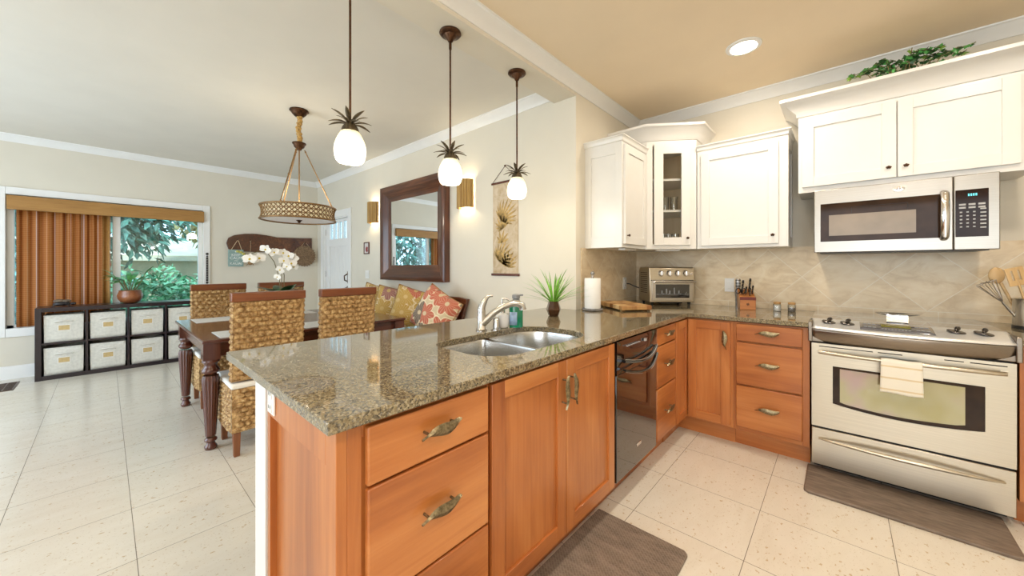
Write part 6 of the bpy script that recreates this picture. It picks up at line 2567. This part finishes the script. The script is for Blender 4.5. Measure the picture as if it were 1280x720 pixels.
for p in ((0, -0.285, 0.612), (0, -0.305, 0.625), (0, -0.325, 0.632)):
    m.ball(p, 0.012, 8, 6, sq=(0.8, 1.3, 0.9))
m.build('buds', plain('green_yellow_bud', (0.40, 0.42, 0.12), 0.5, var=0.2), c, smooth=60)

# ------------------------------------------------------------------ woven chairs
# chair local frame: front is +x, width along y


def plait(m_, P, nu, nv, amp=0.011, sub=5):
    """P(u,v)->(point, normal); a sheet of staggered plaited loops in nv rows of nu"""
    NU, NV = nu * sub, nv * sub

    def fn(u, v):
        p, n__ = P(u, v)
        r_ = v * nv
        row = min(int(r_), nv - 1)
        fr = r_ - row
        cu = u * nu + (0.5 if row % 2 else 0.0)
        fu = cu - math.floor(cu)
        hgt = math.sqrt(max(0.0, 1 - 0.95 * (2 * fu - 1) ** 2 - 1.0 * (2 * fr - 1) ** 2))
        slant = 0.35 * math.sin(2 * PI * (fu + (fr - 0.5) * 0.5)) * math.sin(PI * fr)
        edge_ = min(1, 8 * u, 8 * (1 - u)) if True else 1
        return Vector(p) + Vector(n__) * (amp * (hgt + 0.25 * slant) * max(edge_, 0.15))
    return m_.grid(lambda u, v: tuple(fn(u, v)), NU + 1, NV + 1)


CWD = 0.43      # chair width
proto = thing('woven_dining_chair', 'x', 'chair', (0, 0, 0), 0, 'woven chairs at the dining table')
hw = CWD / 2
m = MB()
# back sheet, leaning slightly backwards
zb0, zb1 = 0.50, 1.03


def bx_at(z):
    return -0.225 - 0.035 * (z - 0.5) / 0.55


core = [(bx_at(0.50) + 0.012, 0.50), (bx_at(1.03) + 0.012, 1.03), (bx_at(1.03) + 0.05, 1.03), (bx_at(0.50) + 0.06, 0.50)]
m.prism(core, lambda u, v, w: (u, w, v), -hw + 0.008, hw - 0.008)
plait(m, lambda u, v: ((bx_at(zb0 + (zb1 - zb0) * v) + 0.012, hw - u * 2 * hw, zb0 + (zb1 - zb0) * v), (-1, 0, 0)), 9, 15, 0.019, 6)
plait(m, lambda u, v: ((bx_at(zb0 + (zb1 - zb0) * v) + 0.052, -hw + u * 2 * hw, zb0 + (zb1 - zb0) * v), (1, 0, 0)), 9, 15, 0.019, 6)
for s_ in (-1, 1):
    plait(m, lambda u, v, s_=s_: ((bx_at(zb0 + (zb1 - zb0) * v) + 0.004 + 0.056 * u, s_ * (hw - 0.006), zb0 + (zb1 - zb0) * v), (0, s_, 0)), 1, 15, 0.014, 6)
m.build('woven_back', MAT['woven'], proto, smooth=60, clean=False)
# skirt
m = MB()
zs0, zs1 = 0.165, 0.452
xb, xf = -0.222, 0.225


def sk_pt(side_, u, v):
    z = zs0 + (zs1 - zs0) * v
    tap = 0.93 + 0.07 * v
    if side_ == 'b':
        return (xb, (hw - u * 2 * hw) * 0.98, z), (-1, 0, 0)
    if side_ == 'f':
        return (xf * tap, (-hw + u * 2 * hw) * 0.98, z), (1, 0, 0)
    s_ = 1 if side_ == 'l' else -1
    if s_ == 1:
        x = xf * tap + (xb - xf * tap) * u
    else:
        x = xb + (xf * tap - xb) * u
    return (x, s_ * hw * 0.98, z), (0, s_, 0)


for sd_ in 'bflr':
    plait(m, lambda u, v, sd_=sd_: sk_pt(sd_, u, v), 9, 9, 0.018, 6)
m.box(xb + 0.008, -hw + 0.012, zs0 + 0.01, xf - 0.012, hw - 0.012, zs1)
m.build('woven_seat_base', MAT['woven'], proto, smooth=60, clean=False)
m = MB().box(xb - 0.012, -hw - 0.004, 0.453, xf + 0.012, hw + 0.004, 0.490)
m.build('cushion', MAT['cushion'], proto, bev=0.014, seg=4)
m = MB()
xr = bx_at(1.03) + 0.03
m.box(xr - 0.034, -hw - 0.006, 1.030, xr + 0.030, hw + 0.006, 1.090)
m.build('top_rail', MAT['rail_y'], proto, bev=0.006, seg=3)
for lx, ly in ((xb + 0.035, -hw + 0.035), (xb + 0.035, hw - 0.035), (xf - 0.045, -hw + 0.035), (xf - 0.045, hw - 0.035)):
    m = MB()
    a, b = 0.017, 0.022
    m.add([(-a, -a, 0), (a, -a, 0), (a, a, 0), (-a, a, 0), (-b, -b, 0.20), (b, -b, 0.20), (b, b, 0.20), (-b, b, 0.20)],
          [(0, 3, 2, 1), (4, 5, 6, 7), (0, 1, 5, 4), (1, 2, 6, 5), (2, 3, 7, 6), (3, 0, 4, 7)])
    o = m.build('leg', MAT['leg_wood'], proto, bev=0.003)
    o.location = (lx, ly, 0)
CH = [(-3.175, 0.765, PI, 'woven dining chair nearest the peninsula corner, its whole back in view'),
      (-3.175, 1.315, PI, 'woven dining chair with its back just above the granite, left of the pillows'),
      (-4.395, 0.765, 0, 'woven dining chair on the window side at the near end of the table'),
      (-4.395, 1.315, 0, 'woven dining chair on the window side behind the orchid')]
proto.location = (CH[0][0], CH[0][1], 0)
proto.rotation_euler = (0, 0, CH[0][2])
proto['label'] = CH[0][3]
for x, y, rz, lab in CH[1:]:
    dup(proto, lab, (x, y, 0), rz)

# ------------------------------------------------------------------ bench with pillows
c = thing('bench', 'dark red wooden bench with slanted back ends along the mirror wall', 'bench', (-3.75, 2.28, 0))
bw2 = 0.93
m = MB().box(-bw2, -0.22, 0.40, bw2, 0.20, 0.44)
m.build('seat', MAT['dark_x'], c, bev=0.004)
m = MB().prism([(-bw2 + 0.10, 0.44), (bw2 - 0.09, 0.44), (bw2 - 0.06, 0.74), (bw2 + 0.015, 0.93), (bw2 - 0.10, 0.945), (-bw2 + 0.1, 0.945), (-bw2 - 0.02, 0.93), (-bw2 + 0.06, 0.74)],
               lambda u, v, w: (u, w, v), 0.165, 0.205)
m.build('backrest', MAT['koa_x'], c, bev=0.004)
m = MB().box(-bw2 + 0.02, -0.20, 0.44, bw2 - 0.02, 0.16, 0.50)
m.build('seat_pad', MAT['rim_red'], c, bev=0.015, seg=3)
for lx in (-bw2 + 0.05, bw2 - 0.05):
    for ly in (-0.18, 0.17):
        MB().box(lx - 0.03, ly - 0.03, 0, lx + 0.03, ly + 0.03, 0.40).build('leg', MAT['dark_z'], c, bev=0.003)
gold = (0.52, 0.33, 0.075)
cream = (0.66, 0.56, 0.36)
coral = (0.50, 0.13, 0.075)
mauve = (0.34, 0.15, 0.13)
brown = (0.16, 0.12, 0.09)


def pillow(label, loc, rot, ground, p1, p2, acc, seed, S=0.46, mat=None):
    c_ = thing('throw_pillow', label, 'pillow', loc, 0, 'floral pillows on the bench')
    c_.rotation_euler = rot
    m_ = MB()
    h = S / 2

    def top(u, v, sgn):
        x, z = 2 * u - 1, 2 * v - 1
        # pinched corners, plump centre
        e = (1 - x ** 4) * (1 - z ** 4)
        pin = 1 - 0.08 * (1 - abs(x)) * abs(z) ** 3 * 0 - 0.06 * ((1 - x * x) * z ** 6 + (1 - z * z) * x ** 6)
        return (x * h * pin, sgn * 0.115 * e ** 0.5, z * h * pin)
    m_.grid(lambda u, v: top(u, v, -1), 24, 24)
    m_.grid(lambda u, v: top(u, v, 1), 24, 24)
    o_ = m_.build('cover', pillow_mat('floral_cloth', ground, p1, p2, acc, seed), c_, smooth=70)
    n_ = 20
    pts = []
    for (x0_, z0_, x1_, z1_) in ((-1, -1, 1, -1), (1, -1, 1, 1), (1, 1, -1, 1), (-1, 1, -1, -1)):
        for k in range(n_):
            t_ = k / n_
            x, z = x0_ + (x1_ - x0_) * t_, z0_ + (z1_ - z0_) * t_
            pin = 1 - 0.06 * ((1 - x * x) * z ** 6 + (1 - z * z) * x ** 6)
            pts.append((x * h * pin, 0, z * h * pin))
    MB().tube(pts, 0.005, 6, closed=True).build('piping', plain('gold_piping', (0.36, 0.20, 0.06), 0.8), c_, smooth=60)
    return c_


pillow('gold floral pillow mostly hidden, leftmost on the bench', (-4.26, 2.27, 0.790), (R(-14), R(16), R(46)), (0.60, 0.44, 0.17), gold, gold, coral, 0.37)
pillow('gold and mauve floral pillow, second from the left on the bench', (-3.86, 2.25, 0.785), (R(-14), R(12), R(48)), (0.62, 0.46, 0.19), gold, mauve, gold, 1.31)
pillow('gold and coral floral pillow, third from the left on the bench', (-3.47, 2.25, 0.790), (R(-14), R(17), R(48)), (0.64, 0.48, 0.22), gold, coral, gold, 2.11)
pillow('coral floral pillow with grey brown flowers, rightmost on the bench', (-3.03, 2.23, 0.790), (R(-16), R(26), R(10)), (0.62, 0.50, 0.32), coral, coral, brown, 3.05)
